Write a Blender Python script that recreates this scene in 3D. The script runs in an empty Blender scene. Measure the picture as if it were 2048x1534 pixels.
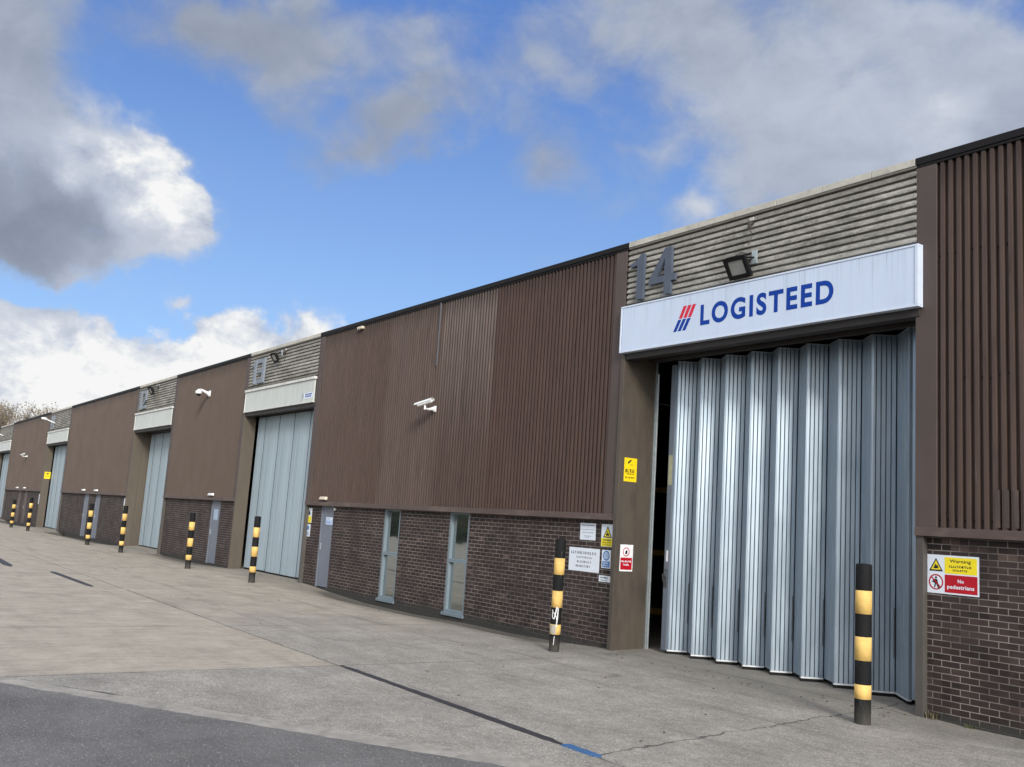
import bpy, math, random
from mathutils import Vector, Matrix
from mathutils.geometry import tessellate_polygon
C = bpy.context.scene.collection
R = math.radians
random.seed(7)

# ------------------------------------------------------------------ camera
cam = bpy.data.cameras.new('camera')
cam.lens, cam.sensor_width, cam.clip_start, cam.clip_end = 33.3986, 36.0, 0.05, 4000
co = bpy.data.objects.new('camera', cam); C.objects.link(co)
cr, cu, cf = (Vector(v).normalized() for v in ((0.58775328, 0.80638458, 0.06549809), (0.08196098, -0.139889, 0.98676921), (-0.80487793, 0.57460855, 0.14831228)))
mw = Matrix((cr, cu, -cf)).transposed().to_4x4(); mw.translation = Vector((0, -10.86411, 1.88834))
co.matrix_world = mw
bpy.context.scene.camera = co

# ------------------------------------------------------------------ node helpers
class G:
    """small wrapper around a node tree"""
    def __init__(s, nt):
        s.nt = nt; nt.nodes.clear()
    def n(s, t, ins=None, **props):
        nd = s.nt.nodes.new(t)
        for k, v in props.items(): setattr(nd, k, v)
        for k, v in (ins or {}).items(): s.put(nd.inputs[k], v)
        return nd
    def put(s, sock, v):
        if isinstance(v, bpy.types.NodeSocket): s.nt.links.new(v, sock)
        else:
            if sock.type == 'RGBA' and not isinstance(v, (int, float)) and len(v) == 3: v = (*v, 1)
            sock.default_value = v
    def m(s, op, a, b=None, c=None, clamp=False):
        nd = s.n('ShaderNodeMath', operation=op, use_clamp=clamp)
        for i, v in enumerate((a, b, c)):
            if v is not None: s.put(nd.inputs[i], v)
        return nd.outputs[0]
    def add(s, a, b): return s.m('ADD', a, b)
    def mul(s, a, b): return s.m('MULTIPLY', a, b)
    def mix(s, f, a, b, mode='MIX'):
        nd = s.n('ShaderNodeMix', data_type='RGBA', blend_type=mode)
        s.put(nd.inputs['Factor'], f); s.put(nd.inputs['A'], a) if False else None
        cs = [i for i in nd.inputs if i.type == 'RGBA']
        s.put(nd.inputs[0], f); s.put(cs[0], a); s.put(cs[1], b)
        return [o for o in nd.outputs if o.type == 'RGBA'][0]
    def ramp(s, f, stops, interp='LINEAR'):
        nd = s.n('ShaderNodeValToRGB'); s.put(nd.inputs[0], f)
        cr_ = nd.color_ramp; cr_.interpolation = interp
        while len(cr_.elements) < len(stops): cr_.elements.new(0.5)
        for e, (p, c) in zip(cr_.elements, stops):
            e.position = p
            c = (c, c, c) if isinstance(c, (int, float)) else c
            e.color = (*c, 1)
        return nd.outputs[0]
    def rng(s, v, a, b, c=0.0, d=1.0, smooth=False):
        nd = s.n('ShaderNodeMapRange', interpolation_type='SMOOTHSTEP' if smooth else 'LINEAR')
        for k, x in zip(('Value', 'From Min', 'From Max', 'To Min', 'To Max'), (v, a, b, c, d)): s.put(nd.inputs[k], x)
        return nd.outputs[0]
    def noise(s, vec, scale=5, detail=4, rough=0.55, dist=0.0):
        return s.n('ShaderNodeTexNoise', {'Vector': vec, 'Scale': scale, 'Detail': detail, 'Roughness': rough, 'Distortion': dist}).outputs[0]
    def scaled(s, vec, sc, loc=(0, 0, 0)):
        return s.n('ShaderNodeMapping', {'Vector': vec, 'Scale': sc, 'Location': loc}).outputs[0]
    def xyz(s, vec): return s.n('ShaderNodeSeparateXYZ', {0: vec}).outputs
    def comb(s, x, y, z): return s.n('ShaderNodeCombineXYZ', {0: x, 1: y, 2: z}).outputs[0]

MATS = {}
def mat(name, fn):
    if name in MATS: return MATS[name]
    m = bpy.data.materials.new(name); m.use_nodes = True
    g = G(m.node_tree)
    out = g.n('ShaderNodeOutputMaterial'); p = g.n('ShaderNodeBsdfPrincipled')
    g.nt.links.new(p.outputs[0], out.inputs[0])
    pos = g.n('ShaderNodeNewGeometry').outputs['Position']
    obj = g.n('ShaderNodeTexCoord').outputs['Object']
    r = fn(g, pos, obj)
    for k, v in r.items():
        if k == 'bump':
            h, st, dist = v
            b = g.n('ShaderNodeBump', {'Height': h, 'Strength': st, 'Distance': dist}); g.put(p.inputs['Normal'], b.outputs[0])
        else: g.put(p.inputs[k], v)
    MATS[name] = m
    return m

def worn(name, col, rough=0.5, metal=0.0, var=0.25, scale=6, streak=(1, 1, 1), dirt=None, spec=0.5, world=False):
    """painted or plain surface with blotchy variation and optional dirt colour"""
    def fn(g, pos, obj):
        v = g.scaled(pos if world else obj, streak)
        a = g.noise(v, scale, 6, 0.62)
        b = g.noise(v, scale * 7.3, 3, 0.6)
        f = g.add(g.mul(a, 0.7), g.mul(b, 0.3))
        c1 = tuple(x * (1 - var) for x in col); c2 = tuple(min(1, x * (1 + var)) for x in col)
        c = g.ramp(f, [(0.3, c1), (0.7, c2)])
        if dirt:
            c = g.mix(g.rng(g.noise(v, scale * 1.7, 8, 0.7), 0.52, 0.72, 0, dirt[1]), c, dirt[0])
        return {'Base Color': c, 'Roughness': g.rng(b, 0.3, 0.7, max(0.03, rough - 0.08), rough + 0.08), 'Metallic': metal, 'Specular IOR Level': spec,
                'bump': (f, 0.15, 0.004)}
    return mat(name, fn)

# ------------------------------------------------------------------ sky, sun, exposure
SUN_DIR = Vector((1.30, -0.55, 0.66)).normalized()
SUN_EL = math.asin(SUN_DIR.z); SUN_AZ = math.atan2(SUN_DIR.x, SUN_DIR.y)
CLOUDS = [(-86.5, 24.0, 6.4, 4.5, 18.0, 1.1), (-84.0, 19.2, 6.6, 4.4, 4.0, 1.1), (-76.8, 18.1, 4.9, 3.5, -34.0, 1.2), (-74.2, 16.9, 2.9, 2.5, -25.0, 0.8), (-79.4, 15.4, 7.5, 3.5, 1.0, 1.1), (-83.4, 13.6, 5.2, 2.9, 12.0, 0.9), (-80.1, 22.8, 3.7, 4.3, -6.0, 0.12), (-75.6, 14.7, 3.2, 1.7, 10.0, 0.35), (-72.8, 28.0, 7.5, 3.8, 9.0, 0.8), (-69.1, 26.1, 6.5, 3.4, -10.0, 0.6), (-60.9, 25.5, 5.2, 4.2, 6.0, 0.62), (-65.0, 22.1, 4.8, 2.5, 18.0, 0.65), (-61.7, 23.5, 4.9, 2.5, 7.0, 0.4), (-70.0, 23.2, 4.4, 2.4, -10.0, 0.35), (-54.6, 26.3, 3.4, 4.4, -26.0, 0.62), (-53.3, 21.3, 4.2, 3.0, 3.0, 0.55), (-63.0, 29.0, 6.0, 3.0, 0.0, 0.5), (-47.7, 22.9, 3.2, 2.0, 1.0, 0.38), (-56.4, 28.9, 3.4, 2.4, 5.0, 0.2), (-50.8, 26.4, 3.7, 2.7, 2.0, 0.35), (-34.9, 29.6, 15.2, 6.0, -6.0, 0.85), (-30.7, 23.6, 12.9, 5.7, 4.0, 0.9), (-42.6, 25.9, 6.3, 4.9, -22.0, 0.8), (-37.7, 21.4, 7.0, 4.1, 13.0, 0.7), (-49.4, 30.2, 6.1, 3.4, 1.0, 0.6), (-24.4, 21.4, 6.7, 7.5, -8.0, 0.8), (-43.9, 19.2, 2.2, 2.4, 10.0, 0.6), (-79.3, 6.4, 10.7, 4.1, 10.0, 1.3), (-70.8, 9.1, 8.4, 3.0, 15.0, 1.2), (-80.9, 9.4, 4.6, 1.1, 5.0, 0.8), (-86.5, 7.0, 6.5, 3.6, 9.0, 1.0), (-84.0, 2.5, 16.0, 5.0, 0.0, 1.3), (-70.8, 4.0, 12.0, 4.0, 0.0, 1.2), (-77.5, 13.2, 4.2, 1.2, 8.0, 0.5), (-74.4, 11.5, 1.3, 0.7, -7.0, 0.5), (-76.5, 12.2, 0.9, 0.5, -1.0, 0.4), (-79.3, 12.1, 1.8, 0.7, 5.0, 0.5)]
BRIGHT = [(-76.2, 17.7, 6.4, 5.0, -29.0, 0.60), (-73.9, 17.0, 3.4, 3.2, 10.0, 0.12), (-80.1, 18.6, 5.9, 2.9, -7.0, 0.2), (-84.3, 22.8, 9.2, 3.9, 17.0, -0.05), (-83.3, 14.4, 7.5, 3.2, 4.0, -0.22), (-83.3, 12.3, 7.1, 2.8, 11.0, -0.15), (-79.3, 5.4, 20, 9.0, 10.0, 0.54), (-66.2, 7.4, 15, 8.0, 7.0, 0.50), (-43.7, 19.4, 2.6, 2.6, 0.0, 0.25), (-28.1, 27.8, 11.7, 7.3, -9.0, 0.12), (-37.7, 24.1, 11.0, 6.0, -3.0, 0.10), (-73.8, 27.3, 10.5, 4.4, 13.0, -0.14), (-64.4, 22.6, 8.4, 4.2, 8.0, -0.09), (-30.7, 24.1, 3.0, 1.6, 24.0, 0.15), (-53.3, 21.0, 4.4, 2.9, 3.0, -0.1)]
def build_world():
    w = bpy.data.worlds.new('World'); bpy.context.scene.world = w; w.use_nodes = True
    g = G(w.node_tree)
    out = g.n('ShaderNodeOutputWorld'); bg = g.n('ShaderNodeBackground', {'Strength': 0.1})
    g.nt.links.new(bg.outputs[0], out.inputs[0])
    sky = g.n('ShaderNodeTexSky', sky_type='NISHITA', sun_disc=False, sun_elevation=SUN_EL, sun_rotation=SUN_AZ, altitude=50, air_density=1.0, dust_density=0.6, ozone_density=1.6)
    d = g.n('ShaderNodeTexCoord').outputs['Generated']
    # ragged outlines: the direction is pushed about by noise before the cloud shapes are looked up
    def push(v, sc, det, amt):
        nz = g.n('ShaderNodeTexNoise', {'Vector': d, 'Scale': sc, 'Detail': det, 'Roughness': 0.6}).outputs[1]
        k = g.n('ShaderNodeVectorMath', {0: nz, 1: (0.5, 0.5, 0.5)}, operation='SUBTRACT').outputs[0]
        k = g.n('ShaderNodeVectorMath', {0: k, 'Scale': amt}, operation='SCALE').outputs[0]
        return g.n('ShaderNodeVectorMath', {0: v, 1: k}, operation='ADD').outputs[0]
    dw = push(push(d, 7.0, 2, 0.11), 24.0, 5, 0.055)
    def blob(az, el, sx, sy, tilt, wgt):
        az, el, tilt = R(az), R(el), R(tilt)
        c = Vector((math.sin(az) * math.cos(el), math.cos(az) * math.cos(el), math.sin(el)))
        e = Vector((math.cos(az), -math.sin(az), 0)); u = e.cross(c)
        ex = e * math.cos(tilt) + u * math.sin(tilt); uy = u * math.cos(tilt) - e * math.sin(tilt)
        rot = Matrix((ex, uy, c if ex.cross(uy).dot(c) > 0 else -c)).transposed().to_euler()
        mp = g.n('ShaderNodeMapping', {'Vector': dw, 'Location': c, 'Rotation': rot, 'Scale': (R(sx), R(sy), 0.6)}, vector_type='TEXTURE')
        gr = g.n('ShaderNodeTexGradient', {0: mp.outputs[0]}, gradient_type='SPHERICAL').outputs[1]
        return g.mul(gr, wgt)
    def total(L, start):
        t = start
        for b in L: t = g.add(t, blob(*b))
        return t
    zs = g.scaled(d, (1, 1, 1.5))
    n_big = g.noise(zs, 5.0, 3, 0.55, 0.4)
    n_mid = g.noise(zs, 13.0, 9, 0.62, 0.35)
    off = tuple(SUN_DIR * 0.012 + Vector((0, 0, 0.02)))
    n_lit = g.noise(g.scaled(d, (1, 1, 1.5), off), 13.0, 9, 0.62, 0.35)
    # clouds over the rest of the sky, away from the hand placed ones
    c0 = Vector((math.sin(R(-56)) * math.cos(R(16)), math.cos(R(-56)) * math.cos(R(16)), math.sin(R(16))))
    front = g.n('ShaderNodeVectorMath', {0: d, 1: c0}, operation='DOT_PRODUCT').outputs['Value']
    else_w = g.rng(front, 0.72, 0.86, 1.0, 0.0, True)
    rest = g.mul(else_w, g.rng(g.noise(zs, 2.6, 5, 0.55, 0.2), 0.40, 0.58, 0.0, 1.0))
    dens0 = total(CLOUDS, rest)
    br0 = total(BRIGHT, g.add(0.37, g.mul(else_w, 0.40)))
    crisp = g.rng(br0, 0.50, 0.80, 0.0, 1.0, True)                     # sunlit cumulus has hard edges, the grey veils are soft
    fine = g.noise(zs, 30.0, 8, 0.66, 0.25)
    ridg = g.m('ABSOLUTE', g.m('SUBTRACT', g.noise(zs, 11.0, 5, 0.55, 0.6), 0.5))      # billows
    dens = g.add(dens0, g.mul(g.m('SUBTRACT', n_mid, 0.5), g.add(0.95, g.mul(crisp, 0.25))))
    dens = g.add(dens, g.mul(g.m('SUBTRACT', n_big, 0.5), 0.6))
    dens = g.add(dens, g.mul(g.m('SUBTRACT', fine, 0.5), g.add(0.12, g.mul(crisp, 0.35))))
    soft = g.rng(dens, 0.0, 0.82, 0.0, 1.0, True); hard = g.rng(dens, 0.16, 0.58, 0.0, 1.0, True)
    mask = g.add(g.mul(soft, g.m('SUBTRACT', 1.0, crisp)), g.mul(hard, crisp))
    emb = g.mul(g.m('SUBTRACT', n_mid, n_lit), g.add(0.25, g.mul(crisp, 1.3)))
    br = g.add(br0, emb)
    br = g.add(br, g.mul(g.m('SUBTRACT', n_big, 0.5), g.add(0.16, g.mul(crisp, 0.5))))
    br = g.add(br, g.mul(g.mul(g.m('SUBTRACT', 0.10, ridg), crisp), 0.9))
    br = g.add(br, g.mul(g.m('SUBTRACT', fine, 0.5), g.mul(crisp, 0.25)))
    ccol = g.ramp(br, [(0.0, (1.5, 1.75, 2.3)), (0.3, (2.4, 2.75, 3.5)), (0.5, (3.6, 4.0, 4.8)), (0.75, (4.9, 5.2, 5.8)), (1.0, (6.9, 6.95, 6.9))])
    hz = g.xyz(d)[2]
    blue = g.mix(g.rng(hz, 0.04, 0.46), (2.9, 5.0, 8.4), (0.75, 1.75, 4.9))
    skyc = g.mix(0.75, sky.outputs[0], blue)
    col = g.mix(mask, skyc, ccol)
    # thin veil of cloud round the sun, brightened as a broad soft fill light
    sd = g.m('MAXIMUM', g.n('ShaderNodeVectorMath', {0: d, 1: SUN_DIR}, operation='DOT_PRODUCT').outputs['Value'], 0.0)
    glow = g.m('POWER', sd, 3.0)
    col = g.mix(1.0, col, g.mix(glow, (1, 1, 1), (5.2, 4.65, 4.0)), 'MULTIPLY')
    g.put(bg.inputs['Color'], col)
build_world()
sun = bpy.data.lights.new('sun', 'SUN'); sun.energy = 2.2; sun.angle = R(12); sun.color = (1.0, 0.94, 0.86)
so = bpy.data.objects.new('sun', sun); C.objects.link(so); so.location = (20, -20, 30)
so.rotation_euler = SUN_DIR.to_track_quat('Z', 'Y').to_euler()
cy = bpy.context.scene.cycles; cy.max_bounces = 6; cy.diffuse_bounces = 3; cy.glossy_bounces = 3; cy.use_denoising = True; cy.sample_clamp_indirect = 3.0
vs = bpy.context.scene.view_settings
vs.view_transform = 'Standard'; vs.look = 'None'; vs.exposure = 0.42; vs.gamma = 1.0

# ------------------------------------------------------------------ mesh helpers
ORG = {}
def thing(name, label, cat, loc=(0, 0, 0), group=None, rot=None):
    o = bpy.data.objects.new(name, None); C.objects.link(o)
    o.empty_display_size = 0.2; o.location = loc; o['label'] = label; o['category'] = cat
    if rot: o.rotation_euler = rot
    if group: o['group'] = group
    ORG[o.name] = Vector(loc)
    return o
def tag(o, label, cat, group=None, kind=None):
    o['label'] = label; o['category'] = cat
    if group: o['group'] = group
    if kind: o['kind'] = kind
    return o

class MB:
    def __init__(s): s.v, s.f, s.mi, s.cur = [], [], [], 0
    def face(s, pts):
        i = len(s.v); s.v += [tuple(p) for p in pts]; s.f.append(tuple(range(i, i + len(pts)))); s.mi.append(s.cur)
    def box(s, x0, x1, y0, y1, z0, z1):
        p = [(x, y, z) for x in (x0, x1) for y in (y0, y1) for z in (z0, z1)]
        i = len(s.v); s.v += p
        for q in ((0, 1, 3, 2), (4, 6, 7, 5), (0, 4, 5, 1), (2, 3, 7, 6), (0, 2, 6, 4), (1, 5, 7, 3)):
            s.f.append(tuple(i + k for k in q)); s.mi.append(s.cur)
        return s
    def hexa(s, bot, top):
        i = len(s.v); n = len(bot); s.v += [tuple(p) for p in bot] + [tuple(p) for p in top]
        s.f.append(tuple(i + k for k in reversed(range(n)))); s.f.append(tuple(i + n + k for k in range(n))); s.mi += [s.cur] * 2
        for k in range(n):
            j = (k + 1) % n; s.f.append((i + k, i + j, i + n + j, i + n + k)); s.mi.append(s.cur)
        return s
    def obox(s, c, ax, ay, az):
        """box from centre and three half-axis vectors"""
        c, ax, ay, az = map(Vector, (c, ax, ay, az))
        q = [c - ax - ay, c + ax - ay, c + ax + ay, c - ax + ay]
        return s.hexa([p - az for p in q], [p + az for p in q])
    def strip(s, prof, z0, z1, fn):
        """sheet: a 2D polyline swept between z0 and z1, fn(a,b,z)->xyz"""
        i = len(s.v)
        for a, b in prof: s.v += [fn(a, b, z0), fn(a, b, z1)]
        for k in range(len(prof) - 1):
            s.f.append((i + 2 * k, i + 2 * k + 2, i + 2 * k + 3, i + 2 * k + 1)); s.mi.append(s.cur)
        return s
    def tube(s, path, r, n=8, cap=True):
        path = [Vector(p) for p in path]; rs = r if isinstance(r, (list, tuple)) else [r] * len(path)
        i = len(s.v); up = Vector((0, 0, 1))
        for k, p in enumerate(path):
            t = (path[min(k + 1, len(path) - 1)] - path[max(k - 1, 0)])
            t = t.normalized() if t.length > 1e-9 else up
            a = t.cross(up if abs(t.z) < 0.95 else Vector((1, 0, 0))).normalized(); b = t.cross(a)
            for j in range(n):
                th = 2 * math.pi * j / n
                s.v.append(tuple(p + (a * math.cos(th) + b * math.sin(th)) * rs[k]))
        for k in range(len(path) - 1):
            for j in range(n):
                j2 = (j + 1) % n
                s.f.append((i + k * n + j, i + k * n + j2, i + (k + 1) * n + j2, i + (k + 1) * n + j)); s.mi.append(s.cur)
        if cap:
            s.f.append(tuple(i + j for j in range(n))); s.f.append(tuple(i + (len(path) - 1) * n + j for j in reversed(range(n)))); s.mi += [s.cur] * 2
        return s
    def lathe(s, prof, n=32, c=(0, 0, 0), shear=(0, 0)):
        i = len(s.v)
        for r, z in prof:
            for j in range(n):
                th = 2 * math.pi * j / n
                s.v.append((c[0] + r * math.cos(th) + shear[0] * z, c[1] + r * math.sin(th) + shear[1] * z, c[2] + z))
        for k in range(len(prof) - 1):
            for j in range(n):
                j2 = (j + 1) % n
                s.f.append((i + k * n + j, i + k * n + j2, i + (k + 1) * n + j2, i + (k + 1) * n + j)); s.mi.append(s.cur)
        return s
    def poly(s, loops, fn, d0, d1):
        """flat outline with holes, extruded: fn(a,b,d)->xyz"""
        tri = tessellate_polygon([[Vector((a, b, 0)) for a, b in l] for l in loops])
        flat = [p for l in loops for p in l]; i = len(s.v); n = len(flat)
        s.v += [tuple(fn(a, b, d0)) for a, b in flat] + [tuple(fn(a, b, d1)) for a, b in flat]
        for t in tri:
            s.f.append(tuple(i + k for k in t)); s.f.append(tuple(i + n + k for k in reversed(t))); s.mi += [s.cur] * 2
        o = 0
        for l in loops:
            for k in range(len(l)):
                a, b = i + o + k, i + o + (k + 1) % len(l)
                s.f.append((a, b, b + n, a + n)); s.mi.append(s.cur)
            o += len(l)
        return s
    def build(s, name, mats, parent=None, smooth=False, bevel=0, local=False):
        me = bpy.data.meshes.new(name)
        org = ORG.get(parent.name, Vector()) if parent and not local else Vector()
        me.from_pydata([(x - org.x, y - org.y, z - org.z) for x, y, z in s.v], [], s.f)
        for m in (mats if isinstance(mats, (list, tuple)) else [mats]): me.materials.append(m)
        me.polygons.foreach_set('material_index', s.mi)
        if smooth: me.polygons.foreach_set('use_smooth', [True] * len(s.f))
        me.update()
        o = bpy.data.objects.new(name, me); C.objects.link(o)
        if parent: o.parent = parent
        ORG[o.name] = org
        if bevel:
            b = o.modifiers.new('bevel', 'BEVEL'); b.width = bevel; b.segments = 2; b.limit_method = 'ANGLE'; b.angle_limit = R(40)
        return o

_txt = {}
def text_geo(body, bold=0.0):
    if (body, bold) in _txt: return _txt[(body, bold)]
    cu_ = bpy.data.curves.new('lettering', 'FONT'); cu_.body = body; cu_.offset = bold; cu_.resolution_u = 6; cu_.space_character = (1.22 if bold == .034 else 1.0 + 2.2 * bold) if bold else 1.06
    o = bpy.data.objects.new('lettering', cu_); C.objects.link(o)
    dg = bpy.context.evaluated_depsgraph_get(); me = o.evaluated_get(dg).to_mesh()
    vs_ = [(v.co.x, v.co.y) for v in me.vertices]; fs = [tuple(p.vertices) for p in me.polygons]
    o.evaluated_get(dg).to_mesh_clear(); bpy.data.objects.remove(o); bpy.data.curves.remove(cu_)
    x0 = min(v[0] for v in vs_); x1 = max(v[0] for v in vs_); y0 = min(v[1] for v in vs_); y1 = max(v[1] for v in vs_)
    vs_ = [((x - x0) / (x1 - x0), (y - y0) / (y1 - y0)) for x, y in vs_]
    _txt[(body, bold)] = (vs_, fs); return _txt[(body, bold)]
def put_text(mb, body, fn, a0, a1, b0, b1, d, bold=0.0):
    vs_, fs = text_geo(body, bold); i = len(mb.v)
    mb.v += [tuple(fn(a0 + u * (a1 - a0), b0 + v * (b1 - b0), d)) for u, v in vs_]
    for f in fs: mb.f.append(tuple(i + k for k in f)); mb.mi.append(mb.cur)

# ------------------------------------------------------------------ materials
def brick_fn(g, pos, obj):
    x, y, z = g.xyz(pos)
    v = g.comb(g.add(x, g.mul(y, 1.0)), g.add(z, 0.012), 0)
    w1 = g.noise(g.scaled(pos, (1, 1, 3)), 1.3, 3, 0.5)
    bt = g.n('ShaderNodeTexBrick', {'Vector': v, 'Color1': (0.024, 0.0165, 0.0155), 'Color2': (0.042, 0.029, 0.026), 'Mortar': (0.165, 0.148, 0.132), 'Scale': 1.0,
             'Mortar Size': 0.0060, 'Mortar Smooth': 0.35, 'Bias': -0.1, 'Brick Width': 0.225, 'Row Height': 0.075}, offset=0.5, offset_frequency=2)
    n = g.noise(pos, 60, 4, 0.6)
    c = g.mix(g.rng(n, 0.35, 0.7, 0, 0.4), bt.outputs[0], (0.045, 0.034, 0.031))
    c = g.mix(bt.outputs['Fac'], c, g.mix(g.rng(g.noise(pos, 2.1, 5, 0.6), 0.35, 0.65), (0.27, 0.24, 0.21), (0.09, 0.08, 0.073)))
    # paler bricks here and there
    cell = g.n('ShaderNodeTexWhiteNoise', {0: g.comb(g.m('FLOOR', g.m('DIVIDE', g.add(g.add(x, y), g.mul(g.m('FLOORED_MODULO', g.m('FLOOR', g.m('DIVIDE', g.add(z, 0.012), 0.075)), 2.0), -0.1125)), 0.225)), 0, g.m('FLOOR', g.m('DIVIDE', g.add(z, 0.012), 0.075)))}, noise_dimensions='3D').outputs[0]
    vary = g.rng(cell, 0.0, 1.0, 0.68, 1.38)
    c = g.mix(g.m('SUBTRACT', 1.0, bt.outputs['Fac']), c, g.mix(1.0, c, g.comb(vary, vary, vary), 'MULTIPLY'))
    c = g.mix(g.mul(g.mul(g.rng(cell, 0.975, 0.98), 0.4), g.m('SUBTRACT', 1.0, bt.outputs['Fac'])), c, (0.13, 0.09, 0.075))
    c = g.mix(g.rng(g.noise(pos, 0.7, 7, 0.68), 0.58, 0.74, 0, 0.16), c, (0.22, 0.205, 0.19))
    # splash dirt and algae along the foot of the wall
    dz = g.add(z, g.mul(g.m('SUBTRACT', g.noise(pos, 3.5, 5, 0.65), 0.5), 0.22))
    c = g.mix(g.rng(dz, -0.02, 0.10, 0.88, 0.0, True), c, (0.035, 0.036, 0.032))
    return {'Base Color': c, 'Roughness': 0.75, 'Specular IOR Level': 0.3, 'bump': (g.add(g.mul(bt.outputs['Fac'], -1.0), g.mul(n, 0.25)), 0.6, 0.006)}
M_BRICK = mat('dark_brick', brick_fn)

def clad_fn(g, pos, obj):
    x, y, z = g.xyz(pos)
    sv = g.scaled(pos, (1, 1, 0.045))
    s1 = g.noise(sv, 5.0, 6, 0.65); s2 = g.noise(sv, 23, 4, 0.6); blot = g.noise(pos, 0.9, 5, 0.6)
    xw = g.add(x, g.mul(g.m('SUBTRACT', s2, 0.5), 0.45))
    base = g.ramp(g.rng(xw, -44, -4), [(0.0, (0.126, 0.100, 0.082)), (0.375, (0.122, 0.096, 0.078)), (0.482, (0.116, 0.090, 0.074)), (0.485, (0.112, 0.084, 0.072)),
                  (0.5872, (0.105, 0.076, 0.064)), (0.5876, (0.128, 0.101, 0.090)), (0.648, (0.128, 0.101, 0.090)), (0.6495, (0.098, 0.072, 0.063)), (0.7008, (0.096, 0.069, 0.060)), (0.7012, (0.098, 0.066, 0.057)),
                  (0.80, (0.092, 0.066, 0.058)), (0.93, (0.095, 0.072, 0.063)), (1.0, (0.105, 0.08, 0.07))])
    # chalked paint on the rib crests of the oldest sheets
    zone = g.mul(g.rng(x, -18.02, -18.0), g.rng(x, -15.95, -15.93, 1, 0))
    chalk = g.mul(g.mul(zone, g.rng(y, 0.040, 0.030, 0, 1)), g.rng(g.add(z, g.mul(s1, 3.0)), 5.0, 7.8, 0.04, 1.0))
    c = g.mix(g.mul(chalk, 0.60), base, (0.27, 0.252, 0.24))
    nearx = g.rng(x, -30, -20, 0.35, 1.0)
    c = g.mix(g.mul(g.rng(s1, 0.35, 0.7, 0, 0.5), nearx), c, g.mix(1.0, c, (1.35, 1.3, 1.27), 'MULTIPLY'))
    rust = g.noise(g.scaled(pos, (1, 1, 0.10)), 14, 7, 0.7)
    c = g.mix(g.rng(rust, 0.56, 0.72, 0, 0.38), c, (0.15, 0.092, 0.066))
    c = g.mix(g.mul(g.rng(rust, 0.47, 0.30, 0, 0.6), nearx), c, (0.045, 0.034, 0.030))
    c = g.mix(g.mul(g.rng(s2, 0.4, 0.68, 0.6, 0), nearx), c, g.mix(1.0, c, (0.72, 0.70, 0.70), 'MULTIPLY'))
    # uneven darker band below the coping
    top_dark = g.mul(g.rng(g.add(z, g.mul(s1, 0.9)), 6.85, 7.25, 0, 1), 0.6)
    c = g.mix(top_dark, c, (0.035, 0.028, 0.025))
    c = g.mix(1.0, c, (0.79, 0.735, 0.69), 'MULTIPLY')
    scuff = g.mul(g.rng(g.noise(g.scaled(pos, (1, 1, 0.12)), 9, 7, 0.7), 0.66, 0.76), g.rng(z, 4.4, 2.6, 0, 0.5))
    c = g.mix(scuff, c, (0.28, 0.25, 0.23))
    return {'Base Color': c, 'Roughness': g.rng(blot, 0.3, 0.7, 0.48, 0.66), 'Specular IOR Level': 0.28}
M_CLAD = mat('brown_cladding', clad_fn)
M_FLASH = worn('brown_flashing', (0.072, 0.053, 0.045), 0.6, 0, 0.18, 1.2, (1, 1, 0.4), ((0.05, 0.04, 0.035), 0.5), world=True)
M_SILL = worn('sill_flashing', (0.085, 0.060, 0.050), 0.55, 0, 0.4, 1.4, (0.35, 1, 1), ((0.19, 0.15, 0.13), 0.6), world=True)
M_COPE = worn('dark_coping', (0.007, 0.006, 0.006), 0.6, 0, 0.3, 2, (0.3, 1, 1), spec=.25, world=True)
M_STEEL = worn('brown_steel', (0.074, 0.061, 0.046), 0.6, 0, 0.22, 1.3, (1, 1, 0.4), ((0.035, 0.03, 0.026), 0.7), world=True)
M_POST = worn('grey_brown_steel', (0.075, 0.068, 0.060), 0.55, 0, 0.2, 2.0, (1, 1, 0.3), world=True)
M_SOFFIT = worn('dark_lintel', (0.028, 0.023, 0.02), 0.6, 0, 0.3, 1.5, (0.3, 1, 1), world=True)
def louvre_fn(g, pos, obj):
    x, y, z = g.xyz(pos)
    a = g.noise(g.scaled(pos, (0.5, 1, 1.6)), 2.2, 8, 0.7); b = g.noise(g.scaled(pos, (0.35, 1, 1)), 24, 6, 0.72)
    c = g.ramp(g.add(g.mul(a, 0.6), g.mul(b, 0.4)), [(0.32, (0.075, 0.072, 0.063)), (0.48, (0.245, 0.238, 0.208)), (0.64, (0.44, 0.43, 0.385))])
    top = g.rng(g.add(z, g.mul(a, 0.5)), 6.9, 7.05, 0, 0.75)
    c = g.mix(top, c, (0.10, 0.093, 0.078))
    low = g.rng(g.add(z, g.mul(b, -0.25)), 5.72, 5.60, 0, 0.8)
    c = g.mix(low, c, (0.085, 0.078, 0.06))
    sp = g.rng(g.noise(g.scaled(pos, (.6, 1, 1)), 48, 5, 0.75), 0.54, 0.66, 0, 0.75)
    c = g.mix(sp, c, (0.055, 0.052, 0.044))
    return {'Base Color': c, 'Roughness': 0.85, 'Specular IOR Level': 0.2, 'bump': (b, 0.35, 0.008)}
M_LOUVRE = mat('weathered_fibre_cement', louvre_fn)
M_PALECOPE = worn('pale_coping', (0.44, 0.43, 0.37), 0.75, 0, 0.2, 3, (0.6, 1, 1), ((0.17, 0.16, 0.13), 0.6), world=True)
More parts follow.
